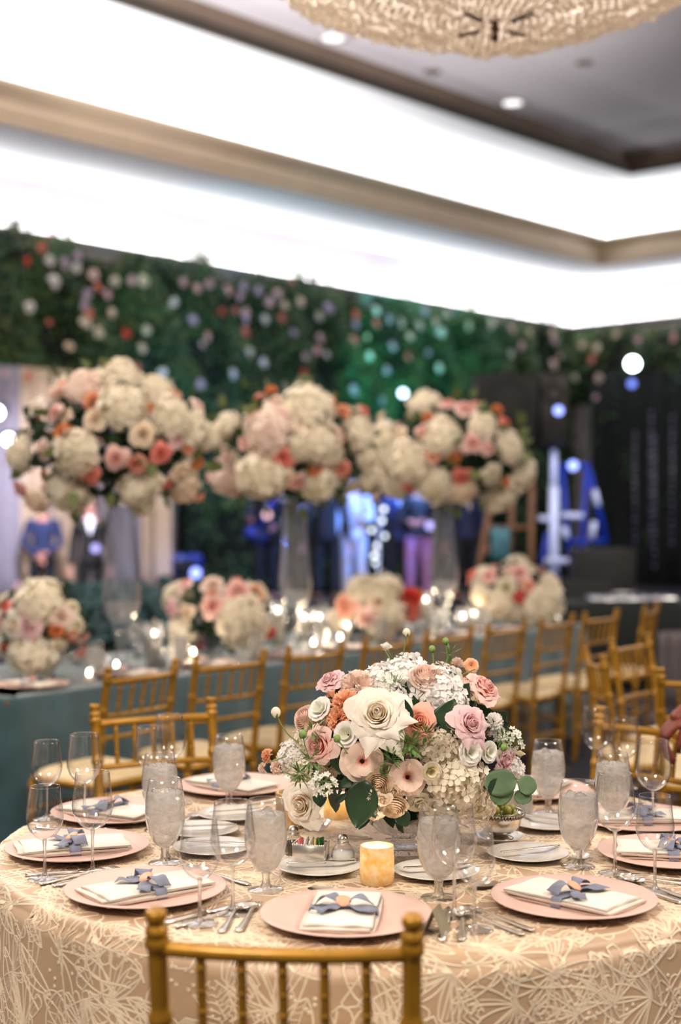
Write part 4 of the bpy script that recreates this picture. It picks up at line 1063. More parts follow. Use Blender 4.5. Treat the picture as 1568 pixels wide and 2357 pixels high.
# ------------------------------------------------------------------ long teal table
LD0, LD1, LN0, LN1 = -.14, 5.05, .66, 1.78
t = thing('long_table', 'long banquet table hidden under the teal velvet cloth', 'table', LT((LD0+LD1)/2, (LN0+LN1)/2), math.atan2(LD[1], LD[0]))
MB().bbox((0, 0, .725), (LD1-LD0-.03, LN1-LN0-.03, .03), .008).obj('tabletop', M_WOOD, t)
for sx in (-1, 1):
    for sy in (-1, 1):
        m = MB(); m.tube([(sx*2.3, sy*.45, 0), (sx*2.3, sy*.45, .71)], .02, 10); m.obj('leg', M_CHROME, t)
def long_cloth():
    per = []; cr = .05
    def run(a, b, k):
        for i in range(k): per.append((a[0]+(b[0]-a[0])*i/k, a[1]+(b[1]-a[1])*i/k))
    run((LD0+cr, LN0), (LD1-cr, LN0), 220); run((LD1, LN0+cr), (LD1, LN1-cr), 50); run((LD1-cr, LN1), (LD0+cr, LN1), 160); run((LD0, LN1-cr), (LD0, LN0+cr), 60)
    per = np.array(per); n = len(per); t = np.roll(per, -1, 0)-np.roll(per, 1, 0); t /= np.linalg.norm(t, axis=1)[:, None]; nn = np.stack([t[:, 1], -t[:, 0]], 1)
    s = np.cumsum(np.linalg.norm(np.roll(per, -1, 0)-per, axis=1)); fold = np.sin(s*11)+.7*np.sin(s*23+1)+.5*np.sin(s*5.3+2); fold = .5+.35*fold
    rows = [(0, ZT, -.35), (0, ZT, -.02), (0, ZT, 0), (.006, ZT-.008, 0), (.010, ZT-.03, 0)]+[(.012+.05*(k/14)**1.1, ZT-.03-(ZT-.035)*k/14, (k/14)**.8) for k in range(1, 15)]
    v = []
    for o, z, f in rows:
        if f < 0: xy = per+nn*f
        else: xy = per+nn*(o+.045*f*fold)[:, None]
        w = L0+xy[:, 0:1]*LD+xy[:, 1:2]*LN; v.append(np.concatenate([w, np.full((n, 1), z)], 1))
    m = MB(); m.add(np.concatenate(v), [(k*n+i, k*n+(i+1) % n, (k+1)*n+(i+1) % n, (k+1)*n+i) for k in range(len(rows)-1) for i in range(n)])
    e = .03; m.add([LT(a, b, ZT-.0004) for a, b in ((LD0+e, LN0+e), (LD1-e, LN0+e), (LD1-e, LN1-e), (LD0+e, LN1-e))], [(0, 1, 2, 3)])
    return m
tag(long_cloth().obj('tablecloth', M_VELVET), 'teal velvet tablecloth hanging to the floor on the long table', 'tablecloth')

# tall glass vases with flower balls
def ball_arrangement(t, lst, c, ab, D, cpx, nback, pal, spread=.34):
    """Blooms on a dome, the near side after the photo, the far side filled in."""
    for (px, py, rp, kind, col) in lst:
        x = (px-cpx[0])/FPX*D/ab[0]; z = -(py-cpx[1])/FPX*D/ab[1]; s = x*x+z*z; d = math.sqrt(max(0.02, 1-s)) if s < 1 else .02
        w = P(px, py, D-ab[0]*.92*d); w.z = max(w.z, ZT+1.25*rp/FPX*D); n = Vector((x, -d, z)).normalized()
        bloom(t, kind, col, w-Vector(t.location), n, max(rp*1.30/FPX*(D-ab[0]*.7*d), .02))
    for k in range(nback):
        z = random.uniform(-.75, .95); a = random.uniform(.05, PI-.05); s = math.sqrt(1-z*z); n = Vector((s*math.cos(a), s*math.sin(a), z))
        kd, cl, r = random.choice(pal); pw = c+Vector((n.x*ab[0], n.y*ab[0], n.z*ab[1]))*.92; pw.z = max(pw.z, ZT+.75*r); bloom(t, kd, cl, pw-Vector(t.location), n, r*random.uniform(.85, 1.1))
H, RO, GR, CA, OR = 'hydrangea', 'rose', 'garden_rose', 'carnation', 'open_rose'
PALT = [(H, 'cream', .095), (H, 'cream', .085), (H, 'blush', .08), (RO, 'pink', .055), (RO, 'coral', .05), (GR, 'white', .06), (CA, 'orange', .04), (RO, 'tan', .05)]
TL = [[(88,938,26,GR,'white'),(134,909,22,CA,'blush'),(130,952,21,GR,'pink'),(155,955,16,RO,'tan'),(196,893,36,H,'blush'),(273,870,40,H,'cream'),(282,938,45,H,'cream'),(214,925,22,CA,'peach'),(223,965,27,GR,'tan'),(357,899,32,H,'cream'),(393,915,17,GR,'blush'),(343,945,15,CA,'orange'),(150,1000,23,CA,'orange'),(328,1000,28,GR,'tan'),(393,962,42,H,'cream'),(445,990,36,H,'cream'),(452,940,22,GR,'blush'),(404,1008,23,RO,'mauve'),(368,1042,24,RO,'hotcoral'),(267,1053,26,RO,'pink'),(315,1067,21,CA,'coral'),(204,1084,29,RO,'hotcoral'),(178,1040,43,H,'cream'),(104,1036,24,GR,'blush'),(50,1045,34,H,'cream'),(53,1122,28,GR,'pink'),(102,1123,13,RO,'coral'),(86,1152,24,H,'tan'),(160,1137,42,H,'cream'),(310,1128,32,H,'cream'),(350,1110,25,H,'cream'),(328,1165,23,H,'cream'),(382,1113,16,RO,'hotcoral'),(413,1085,26,GR,'tan'),(425,1123,30,H,'tan'),(459,1143,15,RO,'coral'),(432,1030,16,CA,'peach'),(450,1063,17,CA,'orange'),(312,870,10,RO,'hotcoral'),(143,886,12,RO,'hotcoral'),(470,1015,20,H,'cream'),(248,905,16,GR,'tan')],
 [(710,940,48,H,'cream'),(697,970,27,GR,'tan'),(634,930,23,GR,'blush'),(580,946,17,RO,'cream'),(590,962,15,CA,'peach'),(618,993,45,H,'blush'),(650,962,21,GR,'mauve'),(568,1018,20,RO,'pink'),(527,980,25,H,'cream'),(500,1005,24,H,'cream'),(528,1048,22,GR,'blush'),(603,1090,46,H,'cream'),(653,1052,23,RO,'hotcoral'),(696,1028,27,H,'cream'),(736,1020,41,H,'cream'),(775,1005,19,RO,'hotcoral'),(826,998,31,H,'cream'),(836,948,17,RO,'hotcoral'),(789,950,17,CA,'peach'),(753,1060,19,RO,'pink'),(725,1085,16,CA,'orange'),(736,1114,34,H,'cream'),(682,1107,23,RO,'pink'),(660,1093,19,GR,'tan'),(553,1085,17,RO,'pink'),(522,1100,34,H,'blush'),(486,1100,17,RO,'pink'),(545,1134,15,RO,'coral'),(785,1078,20,CA,'coral'),(807,1121,20,GR,'cream'),(843,1053,21,H,'cream'),(850,1098,26,H,'cream'),(860,1140,17,GR,'blush'),(625,902,13,CA,'orange'),(762,920,12,RO,'coral'),(765,1050,20,H,'cream')],
 [(978,932,31,H,'cream'),(1032,934,20,RO,'pink'),(1071,946,26,GR,'pink'),(1096,934,14,RO,'coral'),(1110,982,28,H,'cream'),(1143,946,13,CA,'orange'),(1160,975,18,RO,'hotcoral'),(975,996,18,RO,'pink'),(1021,1007,35,H,'cream'),(986,964,13,CA,'orange'),(886,1007,31,H,'cream'),(1086,1021,23,RO,'pink'),(1121,1032,16,GR,'pink'),(1045,1053,14,CA,'orange'),(998,1050,17,RO,'coral'),(1170,1028,29,H,'cream'),(1200,1090,31,H,'cream'),(1189,1114,17,RO,'pink'),(1150,1136,37,H,'cream'),(1128,1089,25,GR,'cream'),(1160,1110,13,CA,'orange'),(1060,1096,22,RO,'hotcoral'),(1003,1114,36,H,'cream'),(1064,1125,27,H,'tan'),(943,1062,41,H,'cream'),(964,1078,18,RO,'pink'),(911,1114,31,H,'cream'),(943,1123,16,RO,'hotcoral'),(885,1060,26,GR,'cream'),(925,1000,17,GR,'tan'),(1015,970,16,H,'cream'),(880,960,14,GR,'tan'),(890,1090,22,H,'tan')]]
M_VASE = thin_glass('vase_glass', (.96, .97, .98, 1), .10, .85, 2.0, .05, .045, (.8, .82, .9, 1))
for k, (d, c, wh) in enumerate(((.985, (262, 1012), 'leftmost of the three'), (2.366, (668, 1030), 'middle of the three'), (3.92, (1042, 1040), 'rightmost of the three'))):
    b = LT(d, 1.15, ZT+.001); D = b.y
    t = thing('tall_centrepiece', 'tall clear vase topped by a big flower ball, '+wh, 'flower arrangement', b, 0, 'tall flower balls on the teal table')
    MB().lathe([(.085, 0), (.088, .004), (.06, .012), (.03, .022), (.028, .10), (.035, .17), (.042, .205), (.06, .235), (.088, .285), (.098, .34), (.096, .42), (.085, .55), (.073, .70), (.066, .82), (.066, .88), (.063, .88), (.063, .80), (.070, .69), (.082, .55), (.093, .42), (.095, .34), (.085, .287), (.05, .235), (0, .225)], 40).obj('glass_vase', M_VASE, t)
    MB().lathe([(0, .228), (.048, .237), (.083, .288), (.0925, .335), (0, .336)], 28).obj('water', M_WATER, t)
    cc = P(c[0], c[1], D); ab = (.50, .355)
    foliage_ball(t, cc-b, (.42, .42, .29), 520, .25, 1.02, M_LEAF, (.07, .13))
    foliage_ball(t, cc-b, (.48, .48, .36), 60, .9, 1.08, M_HEDGE2, (.06, .12), 'loose_sprigs')
    ball_arrangement(t, TL[k], cc, ab, D, c, 34, PALT)
# low arrangements on the long table
LOWP = [(H, 'cream', .10), (H, 'cream', .09), (RO, 'pink', .06), (GR, 'blush', .06), (RO, 'tan', .05), (RO, 'hotcoral', .05), (CA, 'peach', .05)]
LOW = [(.46, 1.13, (92, 1440), (.235, .19), [(35,1440,32,RO,'white'),(70,1440,30,GR,'mauve'),(95,1385,45,H,'cream'),(75,1510,45,H,'cream'),(140,1420,26,GR,'blush'),(175,1440,20,RO,'cream'),(130,1450,18,CA,'orange'),(165,1460,14,CA,'orange'),(15,1490,16,RO,'red'),(20,1400,16,RO,'hotcoral'),(180,1500,20,RO,'hotcoral'),(135,1485,17,RO,'cream'),(45,1355,22,GR,'lilac'),(110,1350,18,H,'cream'),(165,1400,18,GR,'cream'),(0,1430,22,GR,'pink'),(10,1380,18,GR,'cream')], 'leftmost of the low ones, at the picture edge'),
       (1.72, 1.20, (500, 1408), (.29, .20), [(430,1348,20,RO,'pink'),(490,1352,26,GR,'blush'),(545,1365,30,GR,'pink'),(490,1395,27,RO,'pink'),(400,1400,23,GR,'mauve'),(432,1410,20,RO,'tan'),(488,1372,14,CA,'orange'),(555,1430,48,H,'cream'),(530,1410,24,GR,'cream'),(600,1370,12,RO,'peach'),(420,1455,30,H,'cream'),(455,1485,22,RO,'hotcoral'),(590,1445,26,H,'cream'),(365,1440,20,RO,'cream'),(575,1390,22,GR,'tan'),(618,1455,14,CA,'red')], 'second of the low ones, left of the middle vase'),
       (2.99, 1.05, (868, 1402), (.28, .17), [(830,1360,32,H,'cream'),(885,1358,34,H,'cream'),(800,1395,30,GR,'coral'),(870,1385,22,GR,'tan'),(940,1380,26,CA,'red'),(938,1405,24,CA,'hotcoral'),(845,1420,26,RO,'pink'),(905,1415,28,H,'cream'),(960,1370,14,CA,'orange'),(780,1430,22,H,'cream'),(880,1440,28,H,'cream'),(815,1345,12,GR,'lilac')], 'third of the low ones, behind the focused bouquet'),
       (4.56, 1.01, (1190, 1362), (.32, .20), [(1090,1326,19,RO,'hotcoral'),(1128,1328,20,GR,'pink'),(1195,1322,22,RO,'pink'),(1215,1350,15,RO,'coral'),(1165,1352,22,GR,'cream'),(1195,1378,14,RO,'red'),(1250,1390,42,H,'cream'),(1150,1385,30,H,'cream'),(1220,1310,14,GR,'cream'),(1265,1345,22,H,'cream'),(1175,1315,16,RO,'blush'),(1105,1370,18,H,'cream'),(1185,1410,24,H,'cream')], 'rightmost of the low ones, at the table\'s far end')]
for (d, n, c, ab, lst, wh) in LOW:
    b = LT(d, n, ZT+.001)
    t = thing('low_centrepiece', 'low bouquet on the teal table, '+wh, 'flower arrangement', b, 0, 'low bouquets on the teal table')
    MB().lathe([(0, 0), (.06, 0), (.05, .012), (.045, .03), (.085, .07), (.11, .13), (.105, .13), (.08, .075), (.03, .04), (0, .038)], 28).obj('glass_bowl', M_CUT, t)
    cc = P(c[0], c[1], b.y); foliage_ball(t, cc-b, (ab[0]*.85, ab[0]*.8, ab[1]*.85), 240, .2, 1.0, M_LEAF, (.05, .09))
    ball_arrangement(t, lst, cc, ab, b.y, c, 14, LOWP)
# chargers, glasses and candles along the teal table
CHR = [ch0]
for k in range(8):
    for side in (0, 1):
        d = .15+.565*k+(-.05 if side else .02); n = .86 if side == 0 else 1.60
        if side == 0:
            o = ch0.copy(); COL.objects.link(o); o.location = LT(d, n, ZT+.003); tag(o, f'blush charger plate on the teal table at the {ORD[k]} gold chair from the left', 'plate', 'blush chargers on the teal table')
            if k in (0,):
                dup(nap0, LT(d, n, ZT+.0115), rz_long, f'napkin with bow on the teal table at the {ORD[k]} gold chair from the left', 'folded napkins on the teal table')
            else: dup(nap0, LT(d, n, ZT+.0115), rz_long+.1*k, f'napkin with bow on the teal table at the {ORD[k]} gold chair from the left', 'folded napkins on the teal table')
        who = f'near the {ORD[k]} gold chair from the left' if side == 0 else f'on the far side opposite the {ORD[k]} gold chair'
        a = dup(big, LT(d+.235, n+(.0 if side == 0 else -.0), ZT+.001), k, 'wine glass on the teal table '+who, 'wine glasses on the teal table')
        a = dup(gob, LT(d+.325, n+(-.05 if side == 0 else .05), ZT+.001), k, 'water glass on the teal table '+who, 'water glasses on the teal table')
def make_pillar(label, loc, h, r, glass=True):
    t = thing('pillar_candle', label, 'candle', loc, 0, 'candles on the teal table')
    MB().lathe([(0, 0.008), (r*.96, 0.008), (r, .014), (r, h-.006), (r*.94, h), (r*.6, h-.004), (0, h-.010)], 20).obj('wax', M_WAX, t)
    MB().ball((0, 0, h+.012), .009, 8, 8, (1, 1, 2.0)).obj('flame', M_FLAME, t)
    if h > .05:
        d = bpy.data.lights.new('candle_light', 'POINT'); d.energy = .9; d.color = (1, .78, .52); d.shadow_soft_size = .012; o = bpy.data.objects.new('candle_light', d); COL.objects.link(o); o.location = Vector(loc)+Vector((0, 0, h+.035))
    if glass: MB().lathe([(0, .0), (r+.018, 0), (r+.020, .004), (r+.020, h+.07), (r+.0185, h+.07), (r+.018, .006), (0, .005)], 24).obj('glass_cylinder', M_VASE, t)
    return t
def ray_n(px, n):                     # the point of the long table's line at offset n seen in pixel column px
    k = (px-784)/FPX; b = L0+n*LN; tt = (k*b[1]-b[0])/(LD[0]-k*LD[1]); return tt
CAND = [(355, 1458, 1.05, 'left of the second low bouquet'), (205, 1556, .80, 'beside the first charger'), (445, 1500, .98, 'under the second low bouquet'), (640, 1405, 1.35, 'left of the middle vase, tallest there'), (735, 1420, 1.30, 'right of the middle vase, rear'), (800, 1440, 1.10, 'before the third low bouquet, left'), (783, 1466, .95, 'before the third low bouquet, low'), (728, 1468, 1.0, 'under the middle vase, rear of two'), (722, 1478, .92, 'under the middle vase, front of two'), (980, 1380, 1.25, 'right of the third low bouquet'), (1066, 1418, 1.0, 'left of the fourth low bouquet, front'), (1092, 1412, 1.1, 'left of the fourth low bouquet, middle'), (1112, 1365, 1.3, 'left of the fourth low bouquet, tall'), (1284, 1422, .9, 'right of the fourth low bouquet'), (268, 1530, .9, 'at the foot of the left vase'), (700, 1420, 1.4, 'behind the middle vase'), (800, 1455, 1.4, 'behind the third low bouquet'), (570, 1440, 1.35, 'right of the second low bouquet'), (1010, 1420, 1.2, 'at the right vase')]
for (px, py, n, wh) in CAND:
    d = ray_n(px, n); b = LT(d, n, ZT+.001); z = EYE-(py-1178.5)/FPX*b.y; h = max(.035, z-ZT-.013)
    make_pillar('lit ivory candle on the teal table, '+wh, b, h, .030 if h > .1 else .022, h > .06)
# small ice-clear votive glasses crowding the runner
G_V = 'small clear tumblers along the teal table runner'
tum = None
TORD = ORD+['seventeenth', 'eighteenth', 'nineteenth', 'twentieth', 'twenty-first', 'twenty-second']
for k in range(22):
    d = .5+4.3*k/21+random.uniform(-.05, .05); n = 1.2+random.uniform(-.25, .3)
    if tum is None:
        tum = thing('clear_tumbler', 'small clear tumbler on the teal table, first along it from the left', 'tumbler', LT(d, n, ZT+.001), 0, G_V)
        MB().lathe([(0, 0), (.026, 0), (.028, .003), (.032, .085), (.030, .085), (.026, .008), (0, .007)], 20).obj('glass_wall', M_VASE, tum)
        MB().lathe([(0, .008), (.025, .008), (.028, .05), (0, .05)], 16).obj('water', M_WATER, tum)
    else: dup(tum, LT(d, n, ZT+.001), 0, f'small clear tumbler on the teal table, {TORD[k]} along it from the left')
# ------------------------------------------------------------------ flower wall on the left wall, garland on the right wall
def hedge_leaves(n, fn, mat, name, parent, L=(.08, .16)):
    """n leaves scattered by fn() -> (position, outward normal), joined in one part."""
    base = np.array([(0, 0, 0), (-.32, .35, .06), (.32, .35, .06), (-.25, .75, .05), (.25, .75, .05), (0, 1, -.05)], float); fcs = [(0, 2, 4, 5), (0, 5, 3, 1)]
    V = np.zeros((n, 6, 3)); 
    for i in range(n):
        p, nr = fn(); y = np.array([nr[0]*.5+RNG.normal()*.6, nr[1]*.5+RNG.normal()*.6, RNG.normal()*.6-.15]); y /= np.linalg.norm(y)+1e-9
        x = np.cross(y, np.array([nr[0], nr[1], .3])); x /= np.linalg.norm(x)+1e-9; z = np.cross(x, y); S = RNG.uniform(*L)
        V[i] = (base@np.stack([x, y, z]))*S+p
    m = MB(); m.v = [V.reshape(-1, 3)]; m.n = n*6
    m.f = [tuple(6*i+k for k in f) for i in range(n) for f in fcs]
    return tag(m.obj(name, mat, parent), kind='stuff')
def lumps(a, b): return .5+.25*math.sin(a*2.1+b*1.7)+.25*math.sin(a*4.3-b*3.1+1.3)
FW = thing('flower_wall', 'thick green hedge of leaves and roses along the left wall', 'flower wall', RW(8, .4, 0))
def left_fn(p0, p1, zlo, zhi, dens=1.0):
    def fn():
        p = RNG.uniform(p0, p1); lo = zlo(p); z = lo+(zhi(p)-lo)*RNG.uniform(0, 1)
        q = .08+.55*lumps(p, z)*RNG.uniform(.3, 1.0); w = RW(p, q, z); return np.array(w)-np.array(FW.location), (R_[0], R_[1])
    return fn
def bottom(p): return 3.15+.25*math.sin(p*1.7) if p > 11.6 else .35
def top(p): return 5.50+.12*math.sin(p*2.3)+.10*math.sin(p*5.1+1)
# the frame the leaves are tied to
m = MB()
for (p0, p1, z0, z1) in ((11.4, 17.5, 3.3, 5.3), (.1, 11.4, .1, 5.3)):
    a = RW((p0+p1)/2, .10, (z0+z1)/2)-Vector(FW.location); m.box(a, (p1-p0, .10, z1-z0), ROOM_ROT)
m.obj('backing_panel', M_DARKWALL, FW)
hedge_leaves(15000, left_fn(.3, 17.3, lambda p: 3.1+.2*math.sin(p*1.7), top), M_HEDGE, 'foliage', FW)
hedge_leaves(5200, left_fn(.3, 17.3, lambda p: 3.4, lambda p: top(p)+.05), M_HEDGE2, 'light_foliage', FW, (.07, .14))
hedge_leaves(5000, left_fn(.3, 11.5, lambda p: .3, lambda p: 3.4), M_HEDGE, 'lower_foliage', FW)
# straggling sprigs above the top
for p in (16.6, 15.9, 15.3, 14.5, 14.9, 12.6, 12.1, 9.8, 8.0, 16.2):
    m = MB(); h = random.uniform(.25, .6); b = RW(p, .4, 5.4)-Vector(FW.location); tip = b+Vector((random.uniform(-.2, .2), 0, h))
    m.tube([tuple(b), tuple(b.lerp(tip, .5)), tuple(tip)], .008, 5)
    lf = leaf_mb(1, .3, .1, .1, 1, 3, 4); lv = np.concatenate(lf.v)
    for k in range(9):
        A = np.array(Vector((random.uniform(-1, 1), random.uniform(-.5, .5), random.uniform(0, 1))).to_track_quat('Y', 'Z').to_matrix())*random.uniform(.06, .11); m.add(lv@A.T+np.array(b.lerp(tip, .2+.8*k/8)), lf.f)
    m.obj('sprig', M_HEDGE2, FW)
GAR = thing('greenery_garland', 'leafy garland with a few roses along the top of the right wall', 'garland', RW(.4, 8, 0))
def right_fn(zlo, zhi, q1=17):
    def fn():
        s = RNG.uniform(.2, q1); z = zlo+(zhi(s)-zlo)*RNG.uniform(0, 1)**.8; d = .08+.5*lumps(s+3, z)*RNG.uniform(.3, 1); w = RW(d, s, z)
        return np.array(w)-np.array(GAR.location), (-U[0], -U[1])
    return fn
rtop = lambda s: 5.45+.12*math.sin(s*2.1)
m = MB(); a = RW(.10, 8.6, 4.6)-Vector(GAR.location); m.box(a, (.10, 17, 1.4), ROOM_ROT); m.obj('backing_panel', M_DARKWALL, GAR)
hedge_leaves(3600, right_fn(4.1, rtop), M_HEDGE, 'foliage', GAR); hedge_leaves(1500, right_fn(4.5, rtop), M_HEDGE2, 'light_foliage', GAR)
hedge_leaves(900, right_fn(.6, lambda s: 4.2, 9), M_HEDGE, 'trailing_foliage', GAR)
FL = [(95,570,15,'hotcoral'),(115,541,9,'hotcoral'),(62,602,12,'red'),(114,600,17,'purewhite'),(125,647,20,'purewhite'),(150,607,16,'lilac'),(180,590,14,'lilac'),(176,617,15,'purewhite'),(215,632,17,'blush'),(225,660,13,'hotcoral'),(200,677,14,'lilac'),(247,678,14,'mauve'),(265,647,15,'cream'),(303,645,13,'mauve'),(330,647,17,'cream'),(195,702,16,'lilac'),(205,722,15,'hotcoral'),(197,742,19,'cream'),(227,765,17,'cream'),(257,720,14,'tan'),(290,768,15,'red'),(159,797,14,'tan'),(337,760,14,'cream'),(327,802,14,'tan'),(67,707,16,'purewhite'),(113,742,9,'hotcoral'),(422,650,13,'mauve'),(454,663,12,'pink'),(482,652,14,'mauve'),(400,696,13,'purewhite'),(445,737,14,'lilac'),(477,775,13,'pink'),(466,793,9,'mauve'),(525,667,14,'pink'),(560,660,15,'lilac'),(552,682,12,'mauve'),(595,670,14,'lilac'),(640,676,13,'mauve'),(620,696,13,'mauve'),(655,703,12,'tan'),(692,695,14,'tan'),(512,717,10,'red'),(542,715,11,'hotcoral'),(565,720,15,'mauve'),(566,738,11,'lilac'),(610,735,14,'purewhite'),(648,732,13,'hotcoral'),(565,765,15,'hotcoral'),(677,767,11,'lilac'),(737,778,14,'mauve'),(730,807,13,'pink'),(752,816,11,'purewhite'),(704,821,10,'mauve'),(575,810,14,'cream'),(607,835,14,'purewhite'),(537,860,14,'purewhite'),(462,885,13,'lilac'),(375,857,13,'purewhite'),(317,845,11,'hotcoral'),(700,857,11,'red'),(757,710,17,'lilac'),(735,728,14,'cream'),(672,647,9,'hotcoral'),(65,865,13,'hotcoral'),(10,860,11,'mauve'),(103,890,10,'tan'),
 (819,725,15,'hotcoral'),(819,747,14,'lilac'),(866,715,14,'purewhite'),(866,745,13,'hotcoral'),(896,735,12,'lilac'),(924,742,13,'mauve'),(966,750,14,'mauve'),(945,775,12,'pink'),(979,717,13,'lilac'),(1004,742,12,'pink'),(1016,765,14,'purewhite'),(1029,722,12,'mauve'),(1079,750,13,'cream'),(1131,743,17,'blush'),(1150,735,12,'mauve'),(1179,757,12,'pink'),(1219,765,12,'tan'),(1271,770,14,'blush'),(1276,785,12,'lilac'),(816,782,14,'hotcoral'),(845,776,9,'tan'),(904,797,13,'lilac'),(939,822,11,'hotcoral'),(986,812,11,'lilac'),(1011,847,12,'purewhite'),(851,820,12,'purewhite'),(891,852,12,'lilac'),(1176,815,12,'purewhite'),(1199,797,14,'mauve'),(1274,840,15,'blush'),(1289,820,9,'mauve'),(1324,870,11,'cream'),(1379,870,13,'blush'),(1364,828,10,'hotcoral'),(1374,802,11,'tan'),(1469,782,10,'mauve'),(1552,777,12,'pink'),(814,898,15,'lilac'),(879,922,11,'lilac'),(1340,795,10,'tan'),(1420,770,10,'tan'),(1372,915,9,'mauve')]
for (px, py, rp, col) in FL:
    w, p = PW(px, py, q=.62)
    if p > .7: par, n = FW, Vector((R_[0], R_[1], .1))
    else: w, s = PW(px, py, p=.62); par, n = GAR, Vector((-U[0], -U[1], .1))
    bloom(par, random.choice(('rose', 'garden_rose')), col, w-Vector(par.location), n+Vector((random.uniform(-.3, .3), 0, random.uniform(-.2, .3))), rp*.92/FPX*w.y)
# dark drape over the right wall and behind the stage
def drape(name, label, mat, a, b, z0, z1, amp, per, cat='curtain', group=None, off=0.0):
    a, b = Vector(a), Vector(b); Ln = (b-a).length; d = (b-a)/Ln; nrm = Vector((d.y, -d.x, 0)); n = max(12, int(Ln/per*10)); m = MB()
    def fn(u, v):
        s = u*Ln; f = amp*(math.sin(2*PI*s/per+off)+.4*math.sin(2*PI*s/per*2.3+1)); q = a+d*s+nrm*f*(.6+.4*(1-v)); return (q.x, q.y, z0+(z1-z0)*v)
    m.grid(fn, n, 6); o = m.obj(name, mat); o.modifiers.new('thickness', 'SOLIDIFY').thickness = .01
    return tag(o, label, cat, group)
drape('black_drape', 'black drape hanging down the right wall under the garland', M_DARKWALL, RW(.35, .8, 0), RW(.35, 16, 0), .02, 4.5, .07, .5)
# curtains on the left wall under the hedge
def cur(px0, px1, lab, mat, q=.55, z1=3.6):
    (a, p0), (b, p1) = PW(px0, 1178, q=q), PW(px1, 1178, q=q); drape('curtain', lab, mat, RW(p0, q, 0), RW(p1, q, 0), .02, z1, .07, .42, 'curtain', 'curtains under the hedge')
cur(-30, 42, 'lilac-lit curtain at the left picture edge', M_CURT2); cur(44, 112, 'cream curtain behind the person in navy', M_CURT); cur(122, 172, 'pale curtain between the two standing people', M_CURT); cur(246, 318, 'lilac curtain right of the person in black', M_CURT2); cur(324, 402, 'cream curtain beside the green hedge', M_CURT)

# ------------------------------------------------------------------ people
def skin_mesh(name, verts, edges, radii, mat, parent=None, sub=2, root=0):
    me = bpy.data.meshes.new(name); me.from_pydata([tuple(v) for v in verts], edges, []); o = bpy.data.objects.new(name, me); COL.objects.link(o)
    md = o.modifiers.new('skin', 'SKIN'); md.use_smooth_shade = True
    for i, r in enumerate(radii): 
        d = me.skin_vertices[0].data[i]; d.radius = (r, r) if np.isscalar(r) else r; d.use_root = (i == root)
    s = o.modifiers.new('sub', 'SUBSURF'); s.levels = sub; s.render_levels = sub
    dg = bpy.context.evaluated_depsgraph_get(); m2 = bpy.data.meshes.new_from_object(o.evaluated_get(dg)); m2.name = name
    bpy.data.objects.remove(o); bpy.data.meshes.remove(me); m2.materials.clear(); m2.materials.append(mat)
    m2.polygons.foreach_set('use_smooth', np.full(len(m2.polygons), True))
    return put(name, m2, parent)
